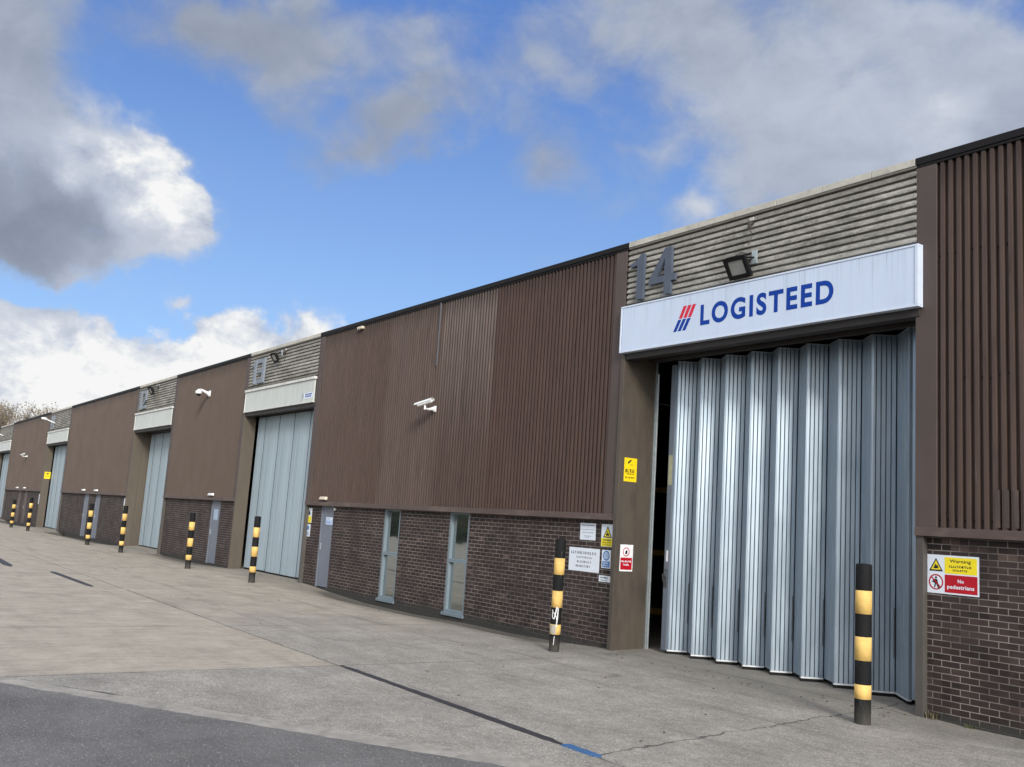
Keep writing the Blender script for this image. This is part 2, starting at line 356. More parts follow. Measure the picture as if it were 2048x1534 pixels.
def galv_fn(g, pos, obj):
    x, y, z = g.xyz(pos)
    a = g.noise(g.scaled(pos, (1, 1, 0.22)), 5.5, 4, 0.5); b = g.noise(g.scaled(pos, (1, 1, 0.01)), 30, 2, 0.5)
    c = g.ramp(a, [(0.3, (0.28, 0.35, 0.41)), (0.7, (0.38, 0.455, 0.515))])
    c = g.mix(g.rng(b, 0.4, 0.6, 0.06, 0), c, (0.22, 0.27, 0.32))
    head_shade = g.rng(g.add(z, g.mul(a, 0.9)), 5.0, 5.7, 0, 0.4)  # shade below the door head, painted into the steel colour
    c = g.mix(head_shade, c, (0.12, 0.135, 0.15))
    return {'Base Color': c, 'Metallic': 0.6, 'Roughness': g.rng(a, 0.3, 0.7, 0.33, 0.47), }
M_GALV = mat('galvanised_door_steel', galv_fn)
M_PAINTDOOR = worn('pale_blue_door_paint', (0.30, 0.375, 0.41), 0.55, 0.0, 0.12, 2.0, (1, 1, 0.15), ((0.25, 0.31, 0.34), 0.35), world=True)
M_BLACK = worn('black_rubber', (0.008, 0.008, 0.008), 0.7, 0, 0.2, spec=.2)
M_GAPSHADE = worn('dark_gap_shade', (0.060, 0.072, 0.085), 0.7, 0, 0.2, spec=.2)  # dark colour that paints the shadow in the door gaps
M_RAIL = worn('white_metal_edge', (0.62, 0.64, 0.64), 0.4, 0.1, 0.12, 9)
M_GREYFRAME = worn('blue_grey_window_paint', (0.155, 0.20, 0.225), 0.45, 0, 0.1, 4)
M_GREYDOOR = worn('grey_door_paint', (0.145, 0.165, 0.20), 0.5, 0, 0.12, 2)
def glass_fn(g, pos, obj):
    n = g.noise(pos, 1.4, 2, 0.5)
    return {'Base Color': (0.44, 0.475, 0.475), 'Metallic': 1.0, 'Roughness': 0.03, 'bump': (n, 0.04, 0.05)}
M_GLASS = mat('window_glass', glass_fn)
def board_fn(col, dcol, amt):
    def fn(g, pos, obj):
        x, y, z = g.xyz(pos)
        a = g.noise(g.scaled(pos, (1, 1, 0.05)), 6, 6, 0.7); b = g.noise(pos, 1.6, 6, 0.65); dr = g.noise(g.scaled(pos, (1, 1, 0.02)), 19, 5, 0.75)
        c = g.mix(g.rng(a, 0.42, 0.75, 0, amt * 0.6), col, dcol)
        c = g.mix(g.rng(b, 0.5, 0.75, 0, amt * 0.6), c, dcol)
        top = g.rng(g.add(z, g.mul(dr, 0.75)), 5.62, 6.15, 0, 1)
        c = g.mix(g.mul(g.rng(dr, 0.52, 0.68, 0, amt), top), c, tuple(q * 0.55 for q in dcol))
        seam = g.rng(g.m('ABSOLUTE', g.m('SUBTRACT', g.m('FLOORED_MODULO', g.add(x, 0.11), 0.61), 0.3)), 0.002, 0.006, 0.14, 0)
        c = g.mix(seam, c, tuple(q * 0.6 for q in dcol))
        return {'Base Color': c, 'Roughness': 0.38, 'Specular IOR Level': 0.4}
    return fn
M_SIGNWHITE = mat('white_sign_face', board_fn((0.53, 0.62, 0.75), (0.40, 0.46, 0.55), 0.42))
M_BLANK = mat('blank_fascia_face', board_fn((0.53, 0.56, 0.52), (0.34, 0.36, 0.31), 0.6))
M_BLUE = worn('blue_vinyl', (0.006, 0.045, 0.28), 0.6, 0, 0.08, 3, spec=.15)
M_RED = worn('red_vinyl', (0.58, 0.03, 0.06), 0.6, 0, 0.1, 3, spec=.15)
M_DIGIT = worn('slate_blue_digit', (0.078, 0.095, 0.125), 0.6, 0, 0.12, 3, spec=.25)
M_SWHITE = worn('sign_white', (0.66, 0.72, 0.78), 0.35, 0, 0.05, 8)
M_SYELLOW = worn('sign_yellow', (0.80, 0.66, 0.02), 0.35, 0, 0.06, 8)
M_SGOLD = worn('sign_golden_yellow', (0.82, 0.60, 0.01), 0.35, 0, 0.06, 8)
M_SRED = worn('sign_red', (0.40, 0.006, 0.016), 0.35, 0, 0.06, 8)
M_SBLUE = worn('sign_blue', (0.03, 0.16, 0.42), 0.35, 0, 0.1, 8)
M_SBLACK = worn('sign_black', (0.012, 0.012, 0.012), 0.4, 0, 0.1, 8)
M_SGREY = worn('sign_grey_print', (0.19, 0.22, 0.26), 0.4, 0, 0.1, 8)
M_WHITE = worn('white_plastic', (0.70, 0.71, 0.70), 0.35, 0, 0.06, 9)
M_CREAM = worn('cream_plastic', (0.60, 0.52, 0.40), 0.4, 0, 0.08, 9)
M_DARKGLASS = worn('dark_lens', (0.01, 0.01, 0.012), 0.08, 0, 0.05)
M_LAMPGLASS = worn('frosted_lamp_glass', (0.30, 0.305, 0.28), 0.4, 0, 0.08, 20)
M_ZINC = worn('zinc_bracket', (0.42, 0.47, 0.48), 0.35, 0.6, 0.15, 12)
def bollard_fn(col, chip, amount):
    def fn(g, pos, obj):
        x, y, z = g.xyz(obj)
        rnd_ = g.n('ShaderNodeObjectInfo').outputs['Random']
        p = g.n('ShaderNodeVectorMath', {0: obj, 1: g.comb(g.mul(rnd_, 37.0), 0, g.mul(rnd_, 11.0))}, operation='ADD').outputs[0]
        a = g.noise(p, 4, 6, 0.65); sc = g.noise(g.scaled(p, (1, 1, 0.35)), 14, 8, 0.75); fl = g.noise(p, 38, 5, 0.7)
        c = g.mix(g.rng(a, 0.35, 0.65), tuple(q * 0.78 for q in col), tuple(min(1, q * 1.12) for q in col))
        c = g.mix(g.rng(sc, 0.60, 0.68, 0, amount), c, chip)
        c = g.mix(g.rng(fl, 0.66, 0.70, 0, amount), c, chip)
        base = g.rng(g.add(z, g.mul(a, 0.35)), 0.42, 0.20, 0, 0.5)
        c = g.mix(base, c, (0.10, 0.095, 0.08))
        return {'Base Color': c, 'Roughness': 0.75, 'Specular IOR Level': 0.2, 'bump': (sc, 0.35, 0.004)}
    return fn
M_BBLACK = mat('bollard_black_paint', bollard_fn((0.009, 0.0095, 0.010), (0.085, 0.083, 0.075), 0.55))
M_BYELLOW = mat('bollard_yellow_paint', bollard_fn((0.70, 0.47, 0.15), (0.30, 0.22, 0.11), 0.6))
M_ROOF = worn('grey_roof_sheet', (0.16, 0.16, 0.15), 0.8, 0, 0.2, 0.5, world=True)
M_PLASTER = worn('dark_interior_block', (0.10, 0.095, 0.09), 0.9, 0, 0.2, 0.7, world=True)

# ------------------------------------------------------------------ ground, kerb, road
DIP = [(-140, -.15), (-82, -.16), (-76, 0), (-74, -.2), (-65, -.2), (-62.5, 0), (-57.3, 0), (-56.3, -.20), (-46, -.15), (-43.5, -.06), (-42, 0), (-38.6, 0), (-37.6, -.09), (-33.1, -.10), (-30.5, -.05),
       (-29.5, 0), (-24.9, .0), (-24.4, .0), (-22.8, -.09), (-20.8, -.17), (-18.4, -.17), (-16.4, -.12), (-14.9, -.12), (-13.6, -.09), (-12.4, -.03), (-11.6, 0), (-7.0, 0), (-6.0, -.04), (10, -.04)]
def dip(x):
    for (a, p), (b, q) in zip(DIP, DIP[1:]):
        if a <= x <= b: return p + (q - p) * (x - a) / (b - a)
    return -.1
def ground_fn(g, pos, obj):
    x, y, z = g.xyz(pos)
    n0 = g.noise(pos, 0.35, 5, 0.55); n1 = g.noise(pos, 1.6, 7, 0.62); n2 = g.noise(pos, 9, 5, 0.65)
    st = g.noise(g.scaled(pos, (3.0, 0.55, 1)), 2.6, 8, 0.70)          # tamping marks across the slabs
    tan = g.ramp(g.add(g.mul(st, 0.34), g.add(g.mul(n1, 0.42), g.mul(n2, 0.24))), [(0.36, (0.24, 0.215, 0.172)), (0.5, (0.35, 0.313, 0.250)), (0.66, (0.45, 0.405, 0.322))])
    grey = g.ramp(g.add(g.mul(n1, 0.55), g.mul(n2, 0.45)), [(0.36, (0.19, 0.178, 0.152)), (0.52, (0.29, 0.272, 0.234)), (0.66, (0.40, 0.376, 0.322))])
    edge = g.add(x, g.mul(g.m('SUBTRACT', n1, 0.5), 0.5))
    near = g.rng(edge, -11.42, -11.22, 0, 1, True)
    far = g.rng(g.add(x, g.mul(g.m('SUBTRACT', n0, 0.5), 10)), -21, -11, 0, 1, True)
    front = g.rng(g.add(y, g.mul(g.m('SUBTRACT', n1, 0.5), 0.25)), -5.3, -5.1, 1, 0)
    k = g.add(g.mul(front, near), g.mul(g.m('SUBTRACT', 1.0, front), far))
    k = g.m('MINIMUM', k, 1.0)
    c = g.mix(k, tan, grey)
    # exposed aggregate
    vo = g.n('ShaderNodeTexVoronoi', {'Vector': pos, 'Scale': 52.0}); vo2 = g.n('ShaderNodeTexVoronoi', {'Vector': pos, 'Scale': 78.0})
    cellc = g.xyz(vo.outputs['Color'])[0]; cell2 = g.xyz(vo2.outputs['Color'])[0]
    grit = g.noise(pos, 34, 4, 0.75)
    c = g.mix(g.mul(g.rng(grit, 0.42, 0.60, 0.0, 1.0), g.add(0.06, g.mul(k, 0.16))), c, (0.50, 0.475, 0.42))
    c = g.mix(g.mul(g.rng(grit, 0.56, 0.40, 0.0, 1.0), g.add(0.06, g.mul(k, 0.20))), c, (0.085, 0.08, 0.07))
    spot = g.mul(g.rng(vo.outputs['Distance'], 0.30, 0.48, 1, 0), g.rng(cellc, 0.74, 0.92))
    c = g.mix(g.mul(spot, g.add(0.08, g.mul(k, 0.5))), c, (0.66, 0.63, 0.57))
    dk = g.mul(g.rng(vo2.outputs['Distance'], 0.34, 0.55, 1, 0), g.rng(cell2, 0.5, 0.7))
    c = g.mix(g.mul(dk, g.add(0.08, g.mul(k, 0.42))), c, (0.075, 0.07, 0.063))
    # damp, grimy strip along the building and stains
    wy = g.add(y, g.mul(g.m('SUBTRACT', g.noise(g.scaled(pos, (0.5, 1, 1)), 1.1, 6, 0.6), 0.5), 1.7))
    c = g.mix(g.rng(wy, -1.6, -0.1, 0, 0.5, True), c, (0.13, 0.122, 0.10))
    wet = g.rng(g.add(z, g.mul(g.m('SUBTRACT', n1, 0.5), 0.07)), -0.10, -0.05, 0.75, 0, True)
    c = g.mix(wet, c, (0.062, 0.058, 0.047))
    c = g.mix(g.rng(g.noise(pos, 0.6, 8, 0.7), 0.52, 0.68, 0, 0.32), c, (0.15, 0.139, 0.12))
    c = g.mix(g.rng(g.noise(pos, 0.8, 8, 0.7), 0.60, 0.78, 0, 0.4), c, (0.42, 0.40, 0.35))
    oil = g.n('ShaderNodeTexVoronoi', {'Vector': g.n('ShaderNodeVectorMath', {0: pos, 1: g.n('ShaderNodeTexNoise', {'Vector': pos, 'Scale': 4.0, 'Detail': 4.0}).outputs[1]}, operation='ADD').outputs[0], 'Scale': 0.55})
    c = g.mix(g.mul(g.rng(oil.outputs['Distance'], 0.03, 0.16, 0.55, 0.0, True), g.rng(g.xyz(oil.outputs['Color'])[0], 0.45, 0.6)), c, (0.07, 0.066, 0.06))
    tyre = g.noise(g.scaled(pos, (0.22, 2.2, 1)), 1.3, 5, 0.6)
    c = g.mix(g.mul(g.rng(tyre, 0.54, 0.68, 0, 0.42), g.rng(y, -6.5, -3.5, 0.3, 1)), c, (0.12, 0.115, 0.105))
    # joints and cracks
    wob = g.mul(g.m('SUBTRACT', g.noise(pos, 3.0, 5, 0.6), 0.5), 0.09)
    def line(coord, at, wid, w=wob):
        return g.rng(g.m('ABSOLUTE', g.m('SUBTRACT', g.add(coord, w), at)), wid * 0.4, wid, 1, 0)
    L = line(y, -5.2, 0.022)
    for xx in (-11.3, -15.4, -20.6, -25.9, -31.0, -36.5, -42.0): L = g.m('MAXIMUM', L, g.mul(line(x, xx, 0.02), g.rng(y, -1.2, -1.6)))
    L = g.m('MAXIMUM', L, g.mul(line(g.add(x, g.mul(y, 0.12)), -7.02, 0.02, g.mul(wob, 3.0)), g.rng(y, -5.3, -5.2)))
    L = g.m('MAXIMUM', L, g.mul(line(y, -0.02, 0.02), g.mul(g.rng(x, -11.95, -11.9), g.rng(x, -6.6, -6.5, 1, 0))))
    L = g.mul(L, g.rng(g.noise(pos, 1.9, 4, 0.6), 0.32, 0.52, 0.15, 0.8))
    c = g.mix(L, c, (0.05, 0.047, 0.042))
    # scraped tyre arcs by the right hand wall
    dx = g.m('SUBTRACT', x, -1.2); dy = g.m('SUBTRACT', y, -5.4)
    rr = g.m('SQRT', g.add(g.mul(dx, dx), g.mul(dy, dy)))
    arc = g.m('MAXIMUM', line(rr, 6.03, 0.03, g.mul(wob, 0.15)), line(rr, 6.13, 0.035, g.mul(wob, 0.15)))
    arc = g.mul(arc, g.mul(g.rng(x, -5.9, -5.0), g.rng(n1, 0.38, 0.5, 0.2, 0.8)))
    c = g.mix(g.mul(arc, g.rng(y, -2.4, -2.0)), c, (0.40, 0.39, 0.36))
    h = g.add(g.mul(n2, 0.5), g.add(g.mul(vo.outputs['Distance'], g.add(0.1, g.mul(k, 0.5))), g.mul(st, 0.4)))
    h = g.m('SUBTRACT', h, g.mul(L, 1.2))
    return {'Base Color': c, 'Roughness': 0.85, 'Specular IOR Level': 0.25, 'bump': (h, 0.5, 0.012)}
M_GROUND = mat('yard_concrete', ground_fn)
def make_yard():
    xs = [-700, -300, -160] + [-140 + 2.0 * i for i in range(30)] + [-80 + 0.5 * i for i in range(101)] + [-29.5 + 0.25 * i for i in range(110)] + [-2 + i for i in range(12)] + [40, 160, 600]
    ys = [-600, -200, -80, -40, -25, -14, -8, -5, -4, -3, -2.6, -2.2, -1.9, -1.6, -1.4, -1.2, -1.0, -0.85, -0.7, -0.55, -0.4, -0.28, -0.18, -0.1, 0.0, 0.1, 0.2, 0.35, 0.5, 0.8, 1.2, 2, 30.0, 80, 250, 700]
    v, f = [], []
    for x in xs:
        for y in ys:
            t = max(0.0, min(1.0, (0.1 - y) / 1.5)); s = (1 - t * t * (3 - 2 * t)) if y < 0.1 else max(0.0, 1 - (y - 0.1) / 0.5)
            und = 0.006 * math.sin(x * 1.3 + y * 0.7) * math.sin(y * 1.9 - x * 0.4) if -3.5 < y < 0 and -60 < x < 0 else 0
            v.append((x, y, (dip(x) if -140 <= x <= 9 else 0) * s + und))
    n = len(ys)
    for i in range(len(xs) - 1):
        for j in range(n - 1): f.append((i * n + j, (i + 1) * n + j, (i + 1) * n + j + 1, i * n + j + 1))
    m = MB(); m.v, m.f, m.mi = v, f, [0] * len(f)
    o = m.build('yard', M_GROUND, smooth=True); tag(o, 'worn concrete loading yard in front of the warehouses', 'ground', kind='structure')
make_yard()

def asphalt_fn(g, pos, obj):
    n = g.noise(pos, 0.9, 6, 0.6); n2 = g.noise(pos, 150, 3, 0.6)
    vo = g.n('ShaderNodeTexVoronoi', {'Vector': pos, 'Scale': 58.0}); cc = g.xyz(vo.outputs['Color'])
    c = g.ramp(g.add(g.mul(n, 0.5), g.mul(n2, 0.5)), [(0.36, (0.080, 0.077, 0.072)), (0.64, (0.19, 0.183, 0.172))])
    c = g.mix(g.mul(g.rng(vo.outputs['Distance'], 0.28, 0.44, 1, 0), g.rng(cc[0], 0.66, 0.9, 0, 0.75)), c, (0.44, 0.43, 0.41))
    c = g.mix(g.mul(g.rng(vo.outputs['Distance'], 0.3, 0.5, 1, 0), g.rng(cc[1], 0.5, 0.6, 0, 0.5)), c, (0.035, 0.036, 0.04))
    return {'Base Color': c, 'Roughness': 0.8, 'Specular IOR Level': 0.3, 'bump': (vo.outputs['Distance'], 0.7, 0.008)}
M_ASPHALT = mat('asphalt', asphalt_fn)
M_KERB = worn('kerb_concrete', (0.285, 0.268, 0.23), 0.85, 0, 0.35, 2.4, (1, 1, 1), ((0.12, 0.11, 0.095), 0.75), world=True)
M_TAR = worn('tar_fill', (0.034, 0.032, 0.033), 0.6, 0, 0.3, 4, (0.4, 1, 1), ((0.09, 0.085, 0.08), 0.4), world=True)
RD = Vector((0.839, 0.544, 0)); RN = Vector((0.544, -0.839, 0)); R0 = Vector((-8.34, -7.49, 0))
def rp(t, s, z): p = R0 + RD * t + RN * s; return (p.x, p.y, z)
def make_road():
    m = MB(); ts = [-220, -60, -20] + [-12 + 0.5 * i for i in range(40)] + [12, 40, 160]
    rnd = random.Random(12); ts = sorted(set(ts + [-12 + 0.1 * i for i in range(195)])); js = [rnd.uniform(-.016, .016) for _ in ts]
    for k in range(len(ts) - 1):
        a, b = ts[k], ts[k + 1]
        m.face([rp(a, js[k], .0165), rp(a, .25, .016), rp(b, .25, .016), rp(b, js[k + 1], .0165)]); m.face([rp(a, .25, .016), rp(a, 90, .016), rp(b, 90, .016), rp(b, .25, .016)])
    o = m.build('road', M_ASPHALT); tag(o, 'dark asphalt road along the edge of the yard', 'road', kind='structure')
    k = MB(); t = -30.0; rnd = random.Random(3)
    while t < 9:
        L = 0.913; j = rnd.uniform(-.012, .012); h = 0.012 + rnd.uniform(-.003, .004); b = 0.285 + rnd.uniform(-.03, .03)
        k.hexa([rp(t + .004, j, -.05), rp(t + L - .004, j, -.05), rp(t + L - .004, -b, -.05), rp(t + .004, -b, -.05)],
               [rp(t + .004, j, h), rp(t + L - .004, j, h), rp(t + L - .004, -b, h + .004), rp(t + .004, -b, h + .004)])
        t += L
    o = k.build('kerb', M_KERB, bevel=.006); tag(o, 'flush concrete kerb stones between road and yard', 'kerb', kind='structure')
    m = MB(); rnd = random.Random(8); t = -30.0; pv = -.31
    while t < 9:
        q = -.31 + rnd.uniform(-.02, .02); w = rnd.choice((.003, .008, .012, .016))
        m.face([rp(t, pv - w, .004), rp(t, pv + w, .004), rp(t + .22, q + w, .004), rp(t + .22, q - w, .004)]); pv = q; t += .22
    o = m.build('kerb_crack', M_TAR); tag(o, 'thin broken crack behind the kerb stones', 'crack', kind='structure')
make_road()

M_BLUEMARK = worn('worn_blue_paint', (0.035, 0.115, 0.26), 0.6, 0, 0.25, 6, (1, 1, 1), ((0.16, 0.18, 0.2), 0.6), world=True)
def ground_strip(name, pts, z0, z1, m_, label, cat):
    rnd = random.Random(len(pts) * 7 + int(pts[0][0] * 10)); m = MB(); top, bot = [], []
    (xa, ya0, ya1), (xb, yb0, yb1) = pts; n = 40
    for i in range(n + 1):
        t = i / n; w = rnd.uniform(-.006, .006)
        e = min(1, min(t, 1 - t) * 14 + .25)
        y0 = ya0 + (yb0 - ya0) * t; y1 = ya1 + (yb1 - ya1) * t; mid = (y0 + y1) / 2
        bot.append((xa + (xb - xa) * t, mid + (y0 - mid) * e + w)); top.append((xa + (xb - xa) * t, mid + (y1 - mid) * e - w))
    for i in range(n):
        m.hexa([(*bot[i], z0), (*bot[i + 1], z0), (*top[i + 1], z0), (*top[i], z0)], [(*bot[i], z1), (*bot[i + 1], z1), (*top[i + 1], z1), (*top[i], z1)])
    return tag(m.build(name, m_), label, cat)
ground_strip('drain_strip', ((-11.28, -5.225, -5.135), (-6.80, -5.245, -5.135)), -.05, .006, M_TAR, 'long dark tar filled slot across the grey yard, ending at the blue paint', 'drain')
ground_strip('paint_marking', ((-6.80, -5.24, -5.12), (-6.32, -5.22, -5.13)), -.05, .007, M_BLUEMARK, 'short worn blue painted strip at the end of the dark slot', 'marking')
ground_strip('drain_strip', ((-26.5, -5.88, -5.72), (-22.3, -5.82, -5.68)), -.05, .006, M_TAR, 'shorter dark tar strip in the tan concrete beyond the long slot', 'drain')
ground_strip('drain_strip', ((-38.5, -6.30, -6.05), (-28.0, -6.62, -6.40)), -.05, .006, M_TAR, 'farthest dark tar strip in the yard, cut by the left edge', 'drain')

# ------------------------------------------------------------------ warehouse terrace
ZT, ZB = 6.925, 2.10
A, B_, Cc, D, E_, F, G_, H, I_, J, K = -6.59, -11.98, -24.64, -29.99, -37.99, -43.35, -57.31, -63.04, -76.9, -82.93, -97.0
PITCH = 0.1048
def rib_profile(x0, x1, yo=0.024, depth=0.056):
    n = max(1, int(round((x1 - x0) / PITCH))); p = (x1 - x0) / n; pr = []
    for i in range(n):
        a = x0 + i * p
        pr += [(a, yo + depth), (a + p * .38, yo + depth), (a + p * .47, yo), (a + p * .91, yo)]
    pr.append((x1, yo + depth)); return pr
def cladding(u, x0, x1, left_fl=.28, right_fl=.28, fixings=False):
    m = MB(); prof = rib_profile(x0 + left_fl, x1 - right_fl)
    m.strip(prof, ZB + .06, ZT - .03, lambda a, b, z: (a, b, z))
    o = m.build('wall_cladding', M_CLAD, u)
    m = MB()
    m.box(x0, x0 + left_fl, .018, .09, ZB + .08, ZT - .05); m.build('corner_flashing', M_FLASH, o, bevel=.004)
    MB().box(x1 - right_fl, x1, .018, .09, ZB + .08, ZT - .05).build('corner_flashing', M_FLASH, o, bevel=.004)
    m = MB(); m.box(x0 + .02, x1 - .02, .092, .30, ZB + .02, ZT - .04); m.build('backing_panel', M_PLASTER, u)
    if fixings:
        n = int(round((x1 - right_fl - x0 - left_fl) / PITCH)); p = (x1 - right_fl - x0 - left_fl) / n; rnd = random.Random(5)
        for zz in (5.55, 3.98, 2.30):
            for i in range(n):
                if i > 15: break
                if zz > 3 and rnd.random() < .45: continue
                c = x0 + left_fl + (i + .18) * p; q = zz + (rnd.uniform(-.02, .04) if zz > 3 else 0)
                MB().tube([(c, .081, q), (c, .068, q)], .013, 8).build('fixing', M_BLACK, o)
    return o
def sill(u, x0, x1):
    m = MB(); a = x0; rnd = random.Random(int(-x0))
    while a < x1 - .01:
        b = min(x1, a + 2.4 + rnd.random() * .4)
        m.hexa([(a + .002, -.002, ZB), (b - .002, -.002, ZB), (b - .002, .125, ZB), (a + .002, .125, ZB)], [(a + .002, .0, ZB + .10), (b - .002, .0, ZB + .10), (b - .002, .125, ZB + .125), (a + .002, .125, ZB + .125)])
        a = b
    m.build('sill_flashing', M_SILL, u, bevel=.003)
def coping(u, x0, x1, pale, step):
    m = MB(); a = x0; rnd = random.Random(int(-x0 * 3))
    while a < x1 - .01:
        b = min(x1, a + step * rnd.uniform(.95, 1.05)); o = rnd.uniform(-.003, .003); g_ = .004 if pale else .001
        m.box(a + g_, b - g_, 0 + o, .42, ZT - .095, ZT + o * .6); a = b
    if not pale: m.box(x0, x1, .012, .05, ZT - .135, ZT - .10)
    m.build('coping', M_PALECOPE if pale else M_COPE, u, bevel=.004)
def brick_wall(u, x0, x1, holes):
    m = MB(); a = x0
    for h0, h1 in sorted(holes):
        m.box(a, h0, .12, .26, -.6, ZB + .015); a = h1
    m.box(a, x1, .12, .26, -.6, ZB + .015)
    for h0, h1 in holes: m.box(h0, h1, .121, .26, -.6, -.02)
    m.build('brick_wall', M_BRICK, u)
def shell(u, x0, x1):
    m = MB(); m.box(x0 + .05, x1 - .05, .43, 26, ZT - .30, ZT - .12); m.build('roof', M_ROOF, u)
    m = MB(); m.box(x0 + .05, x1 - .05, 25.8, 26, -.3, ZT - .31); m.build('rear_wall', M_PLASTER, u)
    m = MB(); m.box(x0 - .1, x0 + .04, .9, 26.0, -.3, ZT - .31); m.build('party_wall', M_PLASTER, u)
def door_surround(u, x0, x1, deep=True):
    ST = M_STEEL if x0 > -20 else worn('ochre_brown_steel', (0.090, 0.073, 0.053), 0.6, 0, 0.16, 1.3, (1, 1, 0.4), ((0.055, 0.045, 0.036), 0.5), world=True)
    """left column, right jamb, lintel and guide of a loading door opening"""
    m = MB(); m.box(x0 - .04, x0 + .05, -.02, .385, -.35, 4.935)
    m.build('door_column', ST, u, bevel=.004)
    if deep: MB().box(x0 - .04, x0 + .035, .39, .745, -.35, 4.93).build('door_column', ST, u, bevel=.004)
    m = MB(); m.box(x0 - .04, x0 + .045, .76, .80, -.2, 4.93)
    if deep: m.build('door_guide', M_ZINC, u); MB().tube([(x0 + .065, .80, -.1), (x0 + .065, .80, 4.7)], .016, 8).build('guide_rod', M_ZINC, u)
    m = MB(); m.box(x1 + .0, x1 + .10, .03, .80, -.35, 4.93)
    m.build('door_jamb', M_POST, u, bevel=.003)
    m = MB(); m.box(x0 - .03, x1 + .06, .0, .16, 4.83, 4.95); m.box(x0 + .05, x1, .165, .60, 4.92, 5.02)
    if deep: m.box(x0 + .05, x1, .56, .62, 4.86, 4.915)
    m.box(x0 + .05, x1, .62, 1.2, 4.97, 5.3)
    m.build('lintel', M_SOFFIT, u, bevel=.004)
def louvre(u, x0, x1, z0=5.60):
    pr = []; z = z0; p = .0985
    while z < ZT - .10:
        pr += [(z, .062), (z + p * .07, .060), (z + p * .16, .012), (z + p * .45, .014), (z + p * .75, .026), (z + p * .96, .046)]; z += p
    pr.append((min(z, ZT - .05), .05))
    m = MB(); rnd = random.Random(int(-x0)); n = 24
    # slightly uneven rows, in runs of sheet
    for k in range(3):
        a, b = x0 + (x1 - x0) * k / 3, x0 + (x1 - x0) * (k + 1) / 3; dy = .003 * k
        m.strip(pr, a, b + .02, lambda q, d, s, dy=dy: (s, d - dy, q))
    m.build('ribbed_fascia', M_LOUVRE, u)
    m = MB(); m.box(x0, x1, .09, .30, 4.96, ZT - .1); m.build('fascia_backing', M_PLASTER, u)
def panel_pts(p0, p1, n_gr, flip=1):
    """plan outline of one door leaf from p0 to p1 with narrow grooves on its outer face"""
    p0, p1 = Vector((*p0, 0)), Vector((*p1, 0)); t = (p1 - p0); L = t.length; t = t / L; nrm = Vector((t.y, -t.x, 0)) * flip
    pts = []; rb = .032
    for i in range(7):
        a = math.pi / 2 * i / 6
        pts.append(p0 + t * rb * (1 - math.cos(a - 0) if False else 1 - math.cos(a)) - nrm * rb * (1 - math.sin(a)))
    for i in range(1, n_gr):
        c = L * i / n_gr
        pts += [p0 + t * (c - .008), p0 + t * (c - .0045) - nrm * .02, p0 + t * (c + .0045) - nrm * .02, p0 + t * (c + .008)]
    pts += [p1 - t * .006, p1 - nrm * .006]
    back = [p1 - nrm * .04, p0 - nrm * .04]
    return pts, back
def leaf(u, p0, p1, n_gr, z0, z1, m_, rail=True):
    pts, back = panel_pts(p0, p1, n_gr); loop = [(p.x, p.y) for p in pts + back]
    m = MB(); m.poly([loop], lambda a, b, z: (a, b, z), z0, z1)
    t = (Vector(p1) - Vector(p0)); L = t.length; t = t / L; nr = Vector((t.y, -t.x)); m.cur = 1
    for i in range(1, n_gr):                                        # dark strip in each groove, painting the shadow gap between the slats
        c = Vector(p0) + t * (L * i / n_gr)
        m.hexa([(*(c + t * a - nr * b), z0 + .002) for a, b in ((-.0046, .005), (.0046, .005), (.004, .03), (-.004, .03))], [(*(c + t * a - nr * b), z1 - .002) for a, b in ((-.0046, .005), (.0046, .005), (.004, .03), (-.004, .03))])
    o = m.build('door_leaf', [m_, M_GAPSHADE], u)
    t = (Vector(p1) - Vector(p0)).normalized(); nr = Vector((t.y, -t.x)); a, b = Vector(p0), Vector(p1)
    q = [a + nr * .004, b + nr * .004, b - nr * .045, a - nr * .045]
    if rail:
        m = MB(); m.hexa([(*p, z0 - .022) for p in q], [(*p, z0 - .001) for p in q]); m.build('bottom_rail', M_RAIL, o)
        q2 = [a - nr * .004, b - nr * .004, b - nr * .04, a - nr * .04]
        m = MB(); m.hexa([(*p, -.05) for p in q2], [(*p, z0 - .023) for p in q2]); m.build('brush_seal', M_BLACK, o)
    m = MB(); m.hexa([(*p, z1 + .001) for p in q], [(*p, z1 + .014) for p in q]); m.build('top_rail', M_ZINC, o)
    return o
